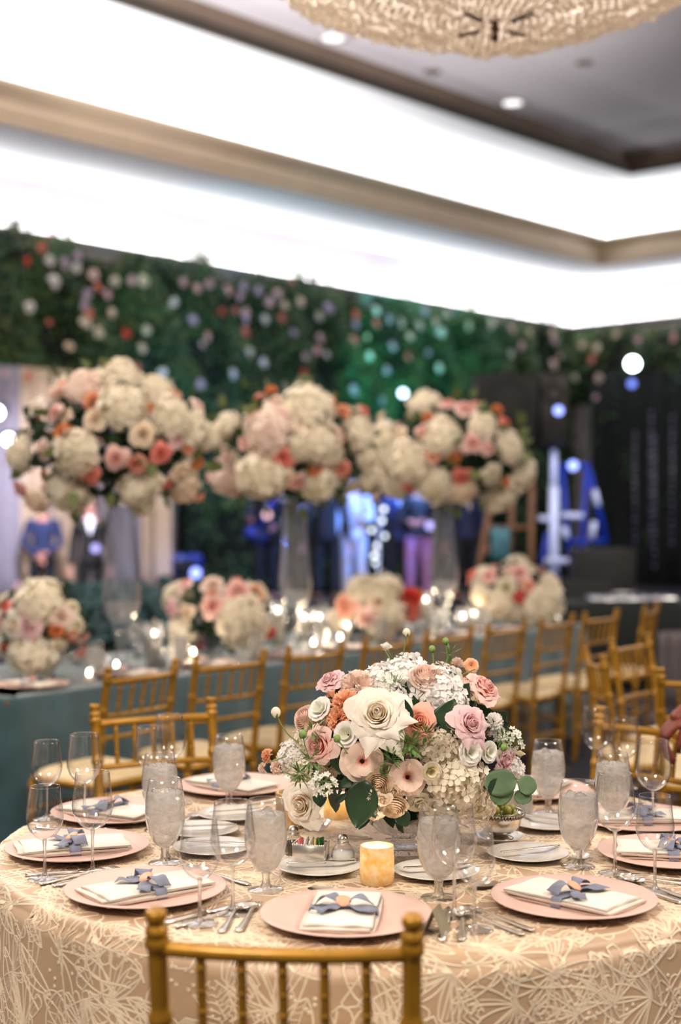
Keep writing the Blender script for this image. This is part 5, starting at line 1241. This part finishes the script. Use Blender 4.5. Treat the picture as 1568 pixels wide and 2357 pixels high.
def person(label, loc, rz, top_m, leg_m, skin=M_SKIN, hair=M_HAIR, arms=((.30, .0, .80), (-.30, .0, .80)), elbows=None, height=1.75, collar=True, fingers=True, group=None):
    """A standing figure, facing local -y."""
    t = thing('person', label, 'person', loc, rz, group); k = height/1.75; t.scale = (k, k, k)
    V, E, Rr = [], [], []
    def add(p, r, par=None):
        V.append(p); Rr.append(r); i = len(V)-1
        if par is not None: E.append((par, i))
        return i
    pel = add((0, 0, .93), (.105, .075)); wa = add((0, .005, 1.10), (.10, .07), pel); chs = add((0, .0, 1.28), (.12, .08), wa); sh = add((0, .01, 1.40), (.09, .055), chs); nk = add((0, .0, 1.50), .052, sh); jaw = add((0, -.02, 1.575), (.062, .07), nk); hd = add((0, -.01, 1.655), (.075, .092), jaw); cr = add((0, .0, 1.72), (.055, .07), hd)
    AR = []
    for j, s in enumerate((1, -1)):
        hip = add((s*.095, 0, .80), .065, pel); kn = add((s*.105, -.015, .49), .056, hip); an = add((s*.11, .015, .09), .040, kn); to = add((s*.12, -.14, .035), (.04, .025), an)
        s0 = add((s*.170, .01, 1.39), .048, sh); hx = arms[j]; el = elbows[j] if elbows else (s*.245, .045, 1.12)
        e0 = add(el, .041, s0); w0 = add(hx, .026, e0); d = Vector(hx)-Vector(el); d.normalize(); pm = Vector(hx)+d*.055; p0 = add(tuple(pm), (.034, .02), w0); AR.append((el, hx, d))
    body = skin_mesh('body', V, E, Rr, skin, t, 2)
    if fingers:
        for j, (el, hx, d) in enumerate(AR):
            side = d.cross(Vector((0, 1, 0))); side = side.normalized() if side.length > .1 else Vector((1, 0, 0)); nr = side.cross(d).normalized(); m = MB(); b = Vector(hx)+d*.075
            for f, (o_, Ln) in enumerate(((-.024, .062), (-.008, .072), (.008, .068), (.022, .054))):
                a = b+side*o_; m.tube([tuple(a-d*.02), tuple(a+d*Ln*.45), tuple(a+d*Ln*.8+nr*.010), tuple(a+d*Ln+nr*.022)], [.009, .0085, .0075, .005], 7)
            a = Vector(hx)+d*.03+side*-.028; m.tube([tuple(a), tuple(a-side*.022+d*.028), tuple(a-side*.026+d*.058)], [.011, .0095, .006], 7)
            me = m.mesh('fingers', skin); bm_o = put('fingers', me, t)
    # face and ears
    m = MB(); 
    m.add([(-.012, -.095, 1.63), (.012, -.095, 1.63), (0, -.118, 1.632), (0, -.095, 1.668)], [(0, 2, 1), (0, 3, 2), (1, 2, 3)]); m.obj('nose', skin, t)
    for s in (-1, 1): MB().ball((s*.030, -.090, 1.668), .010, 8, 6, (1.2, .5, .7)).obj('eye', M_BLACK, t); MB().ball((s*.078, .0, 1.645), .022, 8, 6, (.4, .7, 1.2)).obj('ear', skin, t)
    MB().ball((0, -.088, 1.605), .018, 8, 5, (1.3, .5, .3)).obj('mouth', M_SKIN2, t)
    m = MB(); m.grid(lambda u, v: ((.086+.004*math.sin(9*u*6))*math.cos(2*PI*u)*math.sin(PI*.5*v+.001), .012+.102*math.sin(2*PI*u)*math.sin(PI*.5*v+.001), 1.665+.095*math.cos(PI*.5*v)-(.05*v**3 if math.sin(2*PI*u) > -.3 else -.015*v)), 21, 8); m.obj('hair', hair, t)
    # clothes grown over the same skeleton
    Vj = [(0, 0, .80), (0, .0, .96), (0, .005, 1.12), (0, 0, 1.30), (0, .01, 1.435)]; Ej = [(0, 1), (1, 2), (2, 3), (3, 4)]; Rj = [(.165, .125), (.160, .122), (.142, .112), (.165, .125), (.135, .088)]
    for j, s in enumerate((1, -1)):
        n0 = len(Vj); el, hx, d = AR[j]; cu = Vector(hx)-d*.015; Vj += [(s*.178, .01, 1.405), el, tuple(cu)]; Rj += [.072, .058, .044]; Ej += [(4, n0), (n0, n0+1), (n0+1, n0+2)]
    skin_mesh('jacket', Vj, Ej, Rj, top_m, t, 2)
    Vt = [(0, 0, .98)]; Et = []; Rt = [(.142, .112)]
    for s in (1, -1):
        n0 = len(Vt); Vt += [(s*.098, 0, .84), (s*.107, -.012, .49), (s*.112, .015, .10)]; Rt += [.104, .078, .068]; Et += [(0, n0), (n0, n0+1), (n0+1, n0+2)]
    skin_mesh('trousers', Vt, Et, Rt, leg_m, t, 2)
    for s in (1, -1): MB().ball((s*.118, -.055, .04), .05, 10, 6, (.95, 2.5, .8)).obj('shoe', M_BLACK, t)
    if collar:
        m = MB(); m.grid(lambda u, v: ((.062-.012*v)*math.cos(2*PI*u), -.004+(.066-.014*v)*math.sin(2*PI*u), 1.465+.045*v), 17, 3); m.add([(-.05, -.118, 1.40), (.05, -.118, 1.40), (.0, -.132, 1.24), (-.045, -.07, 1.49), (.045, -.07, 1.49)], [(0, 2, 1), (0, 1, 4, 3)]); m.obj('shirt_collar', M_SHIRT, t)
    return t
def ground(px, D): return Vector(((px-784)/FPX*D, D, 0))
person('person in a navy sweater with arms folded low, left of the curtains', ground(98, 19.6), .15, M_NAVY, M_DARKCLOTH, arms=((.05, -.17, .98), (-.05, -.18, .93)), elbows=((.25, -.02, 1.10), (-.25, -.02, 1.10)), collar=False)
person('person in a black suit and white shirt standing by the curtains', ground(209, 19.2), .1, M_BLACK, M_BLACK, arms=((.27, -.02, .80), (-.27, -.02, .80)))
# ------------------------------------------------------------------ stage, band and equipment
SO = ground(815, 20.0)
t = thing('stage_platform', 'low black stage under the band', 'stage', SO, math.radians(8))
MB().bbox((0, 0, .16), (3.6, 2.6, .32), .02).obj('deck', M_BLACK, t)
MB().box((0, -1.31, .15), (3.6, .02, .28)).obj('front_skirt', M_DARKWALL, t)
def stg(px, D): v = ground(px, D); v.z = .32; return v
person('person on stage playing a blue-lit guitar, left of the middle vase', stg(612, 19.4), .5, M_DARKCLOTH, M_BLACK, arms=((.02, -.24, 1.02), (-.33, -.22, 1.12)), elbows=((.27, -.02, 1.08), (-.30, -.05, 1.12)))
person('person in black with a dark jacket, right of the middle vase', stg(752, 19.2), PI, M_BLACK, M_BLACK, height=1.8)
person('person in a pale blue shirt under the blue stage light', stg(815, 19.6), -.2, M_SHIRT, M_SHIRT, arms=((.12, -.25, 1.15), (-.26, -.02, .80)), elbows=((.25, -.05, 1.12), (-.25, .03, 1.1)))
person('person in a blue-lit coat beside the slim stand', stg(918, 19.4), .2, M_NAVY, M_DARKCLOTH)
person('person in a black top and pale trousers coloured as mauve-lit on stage', stg(965, 19.0), -.1, M_BLACK, M_MAUVELIT, arms=((.10, -.24, 1.10), (-.10, -.24, 1.10)), elbows=((.25, -.02, 1.12), (-.25, -.02, 1.12)), collar=False)
person('person in dark blue behind the right vase', stg(1072, 19.6), .3, M_NAVY, M_DARKCLOTH)
# guitar held by the first
g = P(597, 1212, 19.05); t = thing('guitar', 'blue-lit electric guitar held slanting by the leftmost stage person', 'guitar', g); t.rotation_euler = (0, math.radians(28), 0)
MB().lathe([(0, -.02), (.10, -.02), (.115, -.01), (.115, .01), (.10, .02), (0, .02)], 24, wob=lambda a, z: 1+.35*np.cos(2*a)).obj('guitar_body', M_BLUE, t, loc=(0, 0, -.12)).rotation_euler = (PI/2, 0, 0)
MB().bbox((0, 0, .26), (.045, .022, .56), .006).obj('neck', M_BLUE, t); MB().bbox((0, 0, .58), (.065, .02, .12), .008).obj('headstock', M_BLACK, t)
def mic_stand(px, D, lab):
    t = thing('microphone_stand', lab, 'microphone stand', stg(px, D), 0, 'microphone stands on stage')
    MB().lathe([(0, 0), (.14, 0), (.14, .015), (.02, .03), (.013, .05), (.013, 1.2), (0, 1.2)], 20).obj('pole', M_CHROME, t)
    m = MB(); m.tube([(0, 0, 1.18), (.0, -.12, 1.32), (0, -.28, 1.38)], .011, 8); m.obj('boom', M_CHROME, t)
    MB().ball((0, -.30, 1.385), .032, 10, 8, (1, 1.2, 1)).obj('microphone', M_CHROME, t)
mic_stand(655, 18.7, 'chrome microphone stand left of the person in black'); mic_stand(836, 18.2, 'chrome microphone stand before the person in pale blue')
# slim stand, its bright discs built as glowing white balls
b = stg(872, 18.9); t = thing('ball_stand', 'slim stand with a column of small glowing white balls on stage', 'lamp', b)
MB().lathe([(0, 0), (.16, 0), (.16, .02), (.018, .04), (.014, 1.36), (0, 1.36)], 16).obj('pole', M_CHROME, t)
for (px, py, r) in ((884, 1172, .055), (880, 1198, .05), (855, 1220, .05), (886, 1234, .045), (868, 1256, .045), (862, 1279, .055), (864, 1296, .04)):
    w = P(px, py, b.y)-b; m = MB(); m.ball(tuple(w), r*.6, 12, 8); m.obj('bulb', emitm('ball_glow', (.85, .93, 1, 1), 3.0 if py > 1200 else 2.2), t)
    m = MB(); m.tube([(0, 0, w.z-.03), tuple(w)], .008, 6); m.obj('ball_arm', M_CHROME, t)
# rack of blue-lit cloth / amplifier boxes
def amp(px, py, D, w, h, lab, mat, d=.5, knob=True):
    c = P(px, py, D); t = thing('amplifier', lab, 'amplifier', (c.x, c.y, c.z-h/2))
    MB().bbox((0, 0, h/2), (w, d, h), .03).obj('cabinet', mat, t); MB().bbox((0, -d/2-.004, h*.45), (w*.86, .012, h*.7), .004).obj('grille_panel', M_DARKCLOTH, t)
    MB().ball((w*.36, -d/2-.012, h*.2), .07, 12, 8, (1, .4, 1)).obj('indicator_lamp', M_SPOTB, t)
b = ground(432, 19.5); c = P(432, 1302, 19.5); amp(432, 1302, 19.5, .38, .30, 'blue-lit amplifier box with a glowing lamp, left of the stage', M_BLUE)
t = thing('road_case', 'black case under the blue amplifier box', 'case', (b.x, b.y, 0)); MB().bbox((0, 0, (c.z-.15)/2), (.6, .55, c.z-.152), .02).obj('case_body', M_BLACK, t); MB().bbox((0, 0, (c.z-.15)*.7), (.612, .562, .025), .005).obj('metal_band', M_CHROME, t)
# material lift with hanging speakers
M_ALU = pmat('satin_aluminium', srgb(206, 212, 226), .55, .15, var=.08, scale=8)
LBASE = ground(1275, 16.0)
t = thing('material_lift', 'blue material lift with a silver mast at right', 'lift', LBASE)
def wpt(px, py, D=16.0): return P(px, py, D)-LBASE
m = MB(); a, b = wpt(1275, 1318), wpt(1275, 1120); m.bbox(((a.x+b.x)/2, 0, (a.z+b.z)/2), (.10, .08, b.z-a.z), .008); m.obj('lower_mast', M_ALU, t)
m = MB(); b2 = wpt(1275, 1034); m.bbox((b.x, .01, (b.z+b2.z)/2), (.075, .06, b2.z-b.z), .008); m.obj('upper_mast', M_ALU, t)
def bar(name, p, qd, w, mat):
    m = MB(); m.tube([tuple(p), tuple(qd)], w, 8); m.obj(name, mat, t)
for (p, e) in (((1292, 1070), (1315, 1320)), ((1352, 1065), (1335, 1320)), ((1356, 1080), (1395, 1245)), ((1262, 1225), (1245, 1320)), ((1310, 1245), (1398, 1245))): bar('blue_strut', wpt(*p), wpt(*e), .032, M_BLUE)
for (p, e) in (((1238, 1194), (1262, 1194)), ((1290, 1187), (1340, 1187)), ((1252, 1291), (1328, 1291)), ((1298, 1212), (1302, 1240)), ((1366, 1200), (1360, 1240)), ((1366, 1128), (1375, 1165))): bar('silver_bar', wpt(*p)+Vector((0, -.06, 0)), wpt(*e)+Vector((0, -.06, 0)), .034, M_ALU)
bar('blue_strut', wpt(1290, 1072), wpt(1352, 1070), .03, M_BLUE); MB().ball(tuple(wpt(1318, 1072)+Vector((0, -.05, 0))), .055, 12, 8).obj('indicator_lamp', M_SPOTB, t)
for s in (-1, 1):
    m = MB(); m.tube([(0, 0, .12), (s*.45, -.4, .06)], .035, 8); m.obj('outrigger', M_BLUE, t); MB().ball((s*.45, -.4, .05), .05, 10, 6).obj('caster', M_BLACK, t)
bar('lower_mast_base', Vector((0, 0, .05)), wpt(1275, 1316), .06, M_BLUE)
def speaker(px0, px1, py0, py1, D, lab, deep=.55, grey=False):
    a, b = P(px0, py1, D), P(px1, py0, D); w, h = b.x-a.x, b.z-a.z; t = thing('loudspeaker', lab, 'speaker', ((a.x+b.x)/2, D, a.z), 0, 'loudspeakers on the lift')
    MB().bbox((0, 0, h/2), (w, deep, h), .02).obj('cabinet', M_BLACK, t); MB().bbox((0, -deep/2-.004, h/2), (w*.9, .012, h*.92), .004).obj('grille_panel', pmat('grey_grille', srgb(42, 38, 38), .6, var=.2) if grey else M_BLACK, t)
    for z in (.25, .72): MB().lathe([(w*.2, 0), (w*.36, .01), (w*.4, .0), (w*.4, -.01)], 20).obj('cone_ring', M_BLACK, t, loc=(0, -deep/2-.012, h*z)).rotation_euler = (PI/2, 0, 0)
    return t
speaker(1092, 1232, 868, 1040, 16.0, 'wide black loudspeaker hung left of the lift mast'); sp = speaker(1236, 1302, 862, 1030, 16.0, 'narrow grey-fronted loudspeaker on top of the lift mast', .4, True)
MB().ball((.05, -.22, .40), .05, 12, 8).obj('indicator_lamp', M_SPOTB, sp)
# wooden easel between right vase and lift
b = ground(1180, 15.0); t = thing('wooden_easel', 'brown wooden easel behind the right flower ball', 'easel', b)
def e_(px, py): return P(px, py, 15.0)-b
for (p, e, dy) in (((1135, 1130), (1098, 1330), 0), ((1225, 1085), (1222, 1330), 0), ((1180, 1090), (1180, 1350), .35)):
    p1, e1 = e_(*p), e_(*e); k = (0-e1.z)/(p1.z-e1.z); f = e1+(p1-e1)*k; m = MB(); m.tube([tuple(p1), tuple(f+Vector((0, dy, 0)))], .032, 8); m.obj('leg', M_WOOD, t)
p1, e1 = e_(1120, 1215), e_(1224, 1215); m = MB(); m.tube([tuple(p1), tuple(e1)], .025, 8); m.obj('crossbar', M_WOOD, t)
MB().bbox(tuple((e_(1150, 1250)+e_(1152, 1250))/2+Vector((0, -.06, 0))), (.20, .02, .34), .006).obj('display_board', pmat('teal_board', srgb(70, 130, 150), .6, var=.4, scale=14), t)
# black sound desk and cases at right
b = ground(1420, 12.6); t = thing('sound_desk', 'black cloth covered sound desk behind the end chair', 'desk', b)
c = P(1480, 1385, 12.6); MB().bbox((.45, 0, c.z/2), (2.1, .7, c.z), .02).obj('cloth_covered_body', M_DARKWALL, t); MB().bbox((.1, -.1, c.z+.03), (.75, .4, .05), .012).obj('mixer_panel', M_CHROME, t)
for k in range(6): MB().bbox((-.16+.1*k, -.26, c.z+.062), (.03, .05, .014), .004).obj('fader', M_BLACK, t)
b = ground(1385, 15.2); t = thing('road_case', 'tall black road case right of the lift', 'case', b); z = P(0, 1262, 15.2).z; MB().bbox((.0, 0, z/2), (.62, .6, z), .02).obj('case_body', M_BLACK, t); MB().bbox((.0, 0, z*.6), (.632, .612, .03), .005).obj('metal_band', M_CHROME, t)
b = ground(1300, 14.6); t = thing('road_case', 'low black road case in front of the lift', 'case', b); z = P(0, 1338, 14.6).z; MB().bbox((.0, 0, z/2), (.9, .5, z), .02).obj('case_body', M_BLACK, t); MB().bbox((.0, 0, z*.7), (.912, .512, .03), .005).obj('metal_band', M_CHROME, t)
drape('grey_skirt', 'grey pleated skirt hanging at the right picture edge behind the chairs', pmat('grey_skirt_cloth', srgb(112, 104, 108), .85, var=.1), ground(1515, 11.2), ground(1640, 11.4), .02, P(0, 1455, 11.2).z, .03, .14, 'drape')
# hanging bead strings at right, lilac light painted into the bead colour
ME_BEAD1 = MB().ball((0, 0, 0), .024, 7, 5).mesh('bead', pmat('lilac_lit_crystal', srgb(120, 112, 160), .35, var=.5, scale=3))
for k, (px, py) in enumerate(((1500, 950), (1507, 1010), (1548, 960), (1462, 1000))):
    t = thing('bead_string', f'string of crystal beads coloured as if lit lilac before the dark drape, {ORD[k]} of four', 'bead string', P(px, py, 22.0+.3*k), 0, 'bead strings by the drape')
    m = MB(); m.tube([(0, 0, .05), (0, 0, -2.1)], .004, 5); m.obj('thread', M_CHROME, t)
    for j in range(20): put('bead', ME_BEAD1, t, (0, 0, -.105*j), None, 1+.3*math.sin(j*2.3+k))
# spot lamps
def lamp(px, py, D, r, lab, mat, hang=True):
    c = P(px, py, D); t = thing('stage_spotlight', lab, 'spotlight', c)
    m = MB(); m.lathe([(0, .30), (r*.7, .30), (r*.9, .26), (r*1.05, .02), (r*1.12, 0), (r, .0), (r, .03), (0, .04)], 24); o = m.obj('housing', M_BLACK, t); d = Vector((0, 0, EYE))-c; o.rotation_mode = 'QUATERNION'; o.rotation_quaternion = (-d).to_track_quat('Z', 'Y')
    m = MB(); m.lathe([(0, -.004), (r*.98, -.004), (r*.98, .02), (0, .02)], 24); o = m.obj('lens', mat, t); o.rotation_mode = 'QUATERNION'; o.rotation_quaternion = (-d).to_track_quat('Z', 'Y')
    m = MB(); m.tube([(-r*1.2, .15, 0), (-r*1.2, .15, r*1.5), (r*1.2, .15, r*1.5), (r*1.2, .15, 0)], .02, 6); m.obj('yoke', M_BLACK, t)
    return t
lamp(20, 1012, 17.5, .07, 'bright white stage spotlight at the left picture edge', M_SPOTW); lamp(-8, 950, 17.5, .08, 'white stage spotlight cut by the left picture edge', M_SPOTW)
lamp(1457, 837, 25.0, .115, 'bright white spotlight high on the dark right wall', M_SPOTW); lamp(1455, 883, 25.0, .07, 'added blue glow for the reflection under the white spotlight on the right', emitm('blue_reflection_glow', (.2, .28, .95, 1), 1.3))  # the blue disc is a reflection built as an added glow
lamp(928, 905, 20.5, .06, 'bluish white spotlight in the hedge above the band', emitm('spot_c', (.55, .8, 1, 1), 5.0)); lamp(700, 1170, 19.5, .05, 'small lilac lamp beside the middle vase top', M_SPOTB)
for k, (px, py, D) in enumerate(((990, 1210, 18.2), (615, 1185, 18.6), (455, 1303, 18.8), (220, 1262, 18.2))):
    if k == 2: continue
    lamp(px, py, D, .055, 'small round stage lamp '+('right of the mauve-lit trousers' if k == 0 else 'above the guitar' if k == 1 else 'before the black suit'), emitm('lilac_glow' if k != 1 else 'rose_glow', (.5, .45, 1, 1) if k != 1 else (1, .6, .65, 1), 1.2))
# coloured washes from the stage lamps
spot('stage_lamp_blue', P(1000, 1000, 18.0), P(830, 1240, 19.5), 420, (.10, .30, 1.0), 60)
spot('stage_lamp_blue', P(700, 980, 18.0), P(620, 1230, 19.3), 160, (.12, .25, 1.0), 60)
spot('stage_lamp_blue', P(1500, 1000, 13.5), P(1300, 1200, 16.0), 170, (.45, .55, 1.0), 45)
spot('stage_lamp_teal', P(930, 1120, 19.6), P(945, 890, 24.5), 1900, (.03, .75, .60), 27)
spot('stage_lamp_blue', P(760, 1130, 18.9), P(770, 930, 23.5), 300, (.10, .35, 1.0), 50)
spot('stage_lamp_blue', P(520, 1130, 18.6), P(500, 940, 22.3), 220, (.10, .40, .95), 50)
spot('stage_lamp_teal', P(560, 1100, 18.6), P(560, 850, 22.3), 260, (.05, .40, .55), 80)
spot('stage_lamp_mauve', P(900, 1130, 17.5), P(965, 1280, 19.0), 30, (.8, .5, 1.0), 40)
spot('curtain_wash', P(120, 980, 17.6), P(200, 1250, 21.0), 330, (.86, .84, 1.0), 90)
# low greenery row before the left curtains
b = P(300, 1178, 12.2); b.z = 0; t = thing('planted_greenery', 'low row of blue-green leaves behind the left vase', 'plants', b)
MB().bbox((0, 0, .2), (1.6, .36, .4), .03).obj('planter_box', M_BLACK, t)
hedge_leaves(900, lambda: (np.array([RNG.uniform(-.85, .85), RNG.uniform(-.25, .25), RNG.uniform(.38, .92)]), (0, -1)), pmat('blue_green_leaf', srgb(62, 98, 102), .6, var=.4, scale=3, translucent=.2), 'foliage', t, (.08, .15))

# ------------------------------------------------------------------ the hand at the right
base = Vector((1.50, 4.40, 0))
t = person('person at the right picture edge, one hand drooping over the gold chair', base, 0, M_DARKCLOTH, M_BLACK, skin=M_SKIN2, arms=((.30, .0, .80), (-.475, -.19, .962)), elbows=((.25, .04, 1.1), (-.25, -.14, 1.10)), fingers=False)
for j, (y0, Ln) in enumerate(((-.040, .074), (-.018, .084), (.004, .080), (.024, .066))):
    m = MB(); K = Vector((-.535, -.205+y0, .918))
    pts = [K+Vector((.045, 0, .018)), K+Vector((.012, 0, .004)), K+Vector((-.010, 0, -.022)), K+Vector((-.012, -.002, -.022-Ln*.45)), K+Vector((.002, -.004, -.022-Ln*.85)), K+Vector((.012, -.004, -.022-Ln))]
    m.tube(pts, [.012, .0125, .0115, .0105, .0095, .006], 10); m.obj('finger', M_SKIN2, t)
m = MB(); K = Vector((-.50, -.235, .925)); m.tube([K+Vector((.02, .01, .01)), K+Vector((.0, -.018, -.018)), K+Vector((-.012, -.022, -.05)), K+Vector((-.012, -.016, -.078))], [.014, .0135, .011, .007], 10); m.obj('thumb', M_SKIN2, t)

# ------------------------------------------------------------------ the crystal chandelier
CH = P(1168, 98, 5.6); CZ = 3.946; ca, cb = 1.03, .47
CX = P(1140, 1178, 5.6).x
t = thing('chandelier', 'large beaded crystal chandelier hanging at the top of the picture', 'chandelier', (CX, 5.6, CZ))
M_BEAD = None
tt = NT('crystal_bead'); tt.b.inputs['Base Color'].default_value = srgb(250, 244, 236); tt.b.inputs['Roughness'].default_value = .12; tt.b.inputs['Transmission Weight'].default_value = .0; tt.b.inputs['Specular IOR Level'].default_value = .8
co = tt.n('ShaderNodeTexCoord'); vo = tt.n('ShaderNodeTexVoronoi', Scale=30.0); tt.l(co.outputs['Object'], vo.inputs['Vector'])
rp = tt.n('ShaderNodeValToRGB'); rp.color_ramp.elements[0].color = srgb(236, 227, 218); rp.color_ramp.elements[1].color = srgb(255, 248, 238); tt.l(vo.outputs['Color'], rp.inputs['Fac']); tt.l(rp.outputs['Color'], tt.b.inputs['Base Color'])
tr = tt.n('ShaderNodeBsdfTranslucent'); tt.l(rp.outputs['Color'], tr.inputs['Color']); tp = tt.n('ShaderNodeBsdfTransparent', Color=(1, .97, .92, 1))
m1 = tt.n('ShaderNodeMixShader', Fac=.5); tt.l(tt.b.outputs[0], m1.inputs[1]); tt.l(tr.outputs[0], m1.inputs[2])
m2 = tt.n('ShaderNodeMixShader', Fac=.25); tt.l(m1.outputs[0], m2.inputs[1]); tt.l(tp.outputs[0], m2.inputs[2]); tt.l(m2.outputs[0], tt.out.inputs['Surface'])
M_BEAD = tt.m
oct_v = np.array([(1, 0, .25), (.5, .87, .25), (-.5, .87, .25), (-1, 0, .25), (-.5, -.87, .25), (.5, -.87, .25), (0, 0, 1.1), (0, 0, -1)], float); oct_f = [(i, (i+1) % 6, 6) for i in range(6)]+[((i+1) % 6, i, 7) for i in range(6)]
m = MB(); m.add(oct_v, oct_f); ME_BD = m.mesh('crystal_bead', M_BEAD, smooth=False)
beads = []
row = 0; lat = -PI/2+.05
while lat < .55:
    r = ca*math.cos(lat); n = max(6, int(2*PI*r/.030)); 
    for k in range(n):
        a = 2*PI*(k+.5*(row % 2))/n; sw = .020*abs(math.sin(a*9))+.018*math.sin(a*5+1)*math.cos(lat)
        rr = 1+RNG.normal()*.012
        beads.append((r*rr*math.cos(a), r*rr*math.sin(a), cb*math.sin(lat)*rr-sw*math.cos(lat)**.5, RNG.uniform(.0105, .0155)))
    lat += .030/math.sqrt((ca*math.sin(lat))**2+(cb*math.cos(lat))**2); row += 1
beads = np.array(beads)
eye = np.array([-CX, -5.6, EYE-CZ]); nrm = beads[:, :3]/np.array([ca*ca, ca*ca, cb*cb]); nrm /= np.linalg.norm(nrm, axis=1)[:, None]
vis = ((eye-beads[:, :3])*nrm).sum(1)/np.linalg.norm(eye-beads[:, :3], axis=1)
pz = (beads[:, 2]+CZ-EYE)/(5.6+beads[:, 1])*FPX
order = np.argsort(np.where((vis > .1) & (pz < 1170), -beads[:, 3]-.01*vis, 1.0)); big_i = set(order[:290].tolist())
V, Fc = [], []; nn = 0
for i, (x, y, z, s) in enumerate(beads):
    q = Quaternion((RNG.normal(), RNG.normal(), RNG.normal(), RNG.normal())).normalized()
    if i in big_i: put('crystal_bead', ME_BD, t, (x, y, z), q, s)
    else:
        A = np.array(q.to_matrix())*s; V.append(oct_v@A.T+np.array((x, y, z))); Fc += [tuple(nn+j for j in f) for f in oct_f]; nn += 8
m = MB(); m.v = V; m.f = Fc; m.n = nn; tag(m.obj('crystal_beads', M_BEAD, t, smooth=False), kind='stuff')
# inner basket lining that the strings hang over, frame rings, finial
M_BRONZE = pmat('dark_bronze', srgb(92, 66, 48), .4, .8, var=.3, scale=30)
m = MB(); m.lathe([(ca*.965*math.cos(l), cb*.955*math.sin(l)) for l in np.linspace(-PI/2+.02, .5, 16)], 60); m.obj('crystal_basket', M_BEAD, t)
fx = CH.x-CX
m = MB(); m.lathe([(0, -cb-.075), (.012, -cb-.07), (.016, -cb-.055), (.008, -cb-.04), (.018, -cb-.025), (.010, -cb-.005), (.03, -cb+.008), (.0, -cb+.02)], 16); m.obj('finial', M_BRONZE, t)
for k in range(4):
    a = PI/4+k*PI/2; u = np.linspace(0, 1, 8); lt = -PI/2+.08+u*.10+.0*u
    m = MB(); m.tube(np.stack([1.012*ca*np.cos(lt)*math.cos(a), 1.012*ca*np.cos(lt)*math.sin(a), 1.03*cb*np.sin(lt)], 1), .008, 6); m.obj('frame_bracket', M_BRONZE, t)
u = np.linspace(0, 1, 10); lt = -PI/2+.62+u*.20; a = 3.55+.25*u
m = MB(); m.tube(np.stack([1.02*ca*np.cos(lt)*np.cos(a), 1.02*ca*np.cos(lt)*np.sin(a), 1.03*cb*np.sin(lt)], 1), .010, 6); m.obj('frame_bracket', M_BRONZE, t)
m = MB(); m.lathe([(1.02, .24), (1.05, .25), (1.06, .30), (1.03, .31), (1.0, .29), (1.02, .24)], 60); m.obj('frame_ring', M_BRONZE, t)
m = MB(); m.tube([(0, 0, .26), (0, 0, 7.95-CZ)], .02, 8); m.obj('hanging_rod', M_BRONZE, t)
for k in range(3):
    a = k*PI/3; m = MB(); m.tube([(1.03*math.cos(a), 1.03*math.sin(a), .28), (-1.03*math.cos(a), -1.03*math.sin(a), .28)], .012, 6); m.obj('frame_spoke', M_BRONZE, t)
for k in range(10):
    a = 2*PI*k/10; c = (1.12*math.cos(a), 1.12*math.sin(a), .36)
    MB().lathe([(0, -.06), (.02, -.05), (.03, -.03), (.012, 0), (.012, .05), (0, .05)], 12, c=c).obj('candle_socket', M_BRONZE, t)
    MB().ball((c[0], c[1], c[2]+.075), .018, 8, 6, (1, 1, 1.8)).obj('bulb', emitm('warm_bulb', (1, .84, .62, 1), 30.0), t)
    if k % 2 == 0:
        d = bpy.data.lights.new('chandelier_bulb', 'POINT'); d.energy = 15; d.color = (1, .92, .82); d.shadow_soft_size = .03; o = bpy.data.objects.new('chandelier_bulb', d); COL.objects.link(o); o.location = (CX+c[0]*.8, 5.6+c[1]*.8, CZ+c[2]+.02)
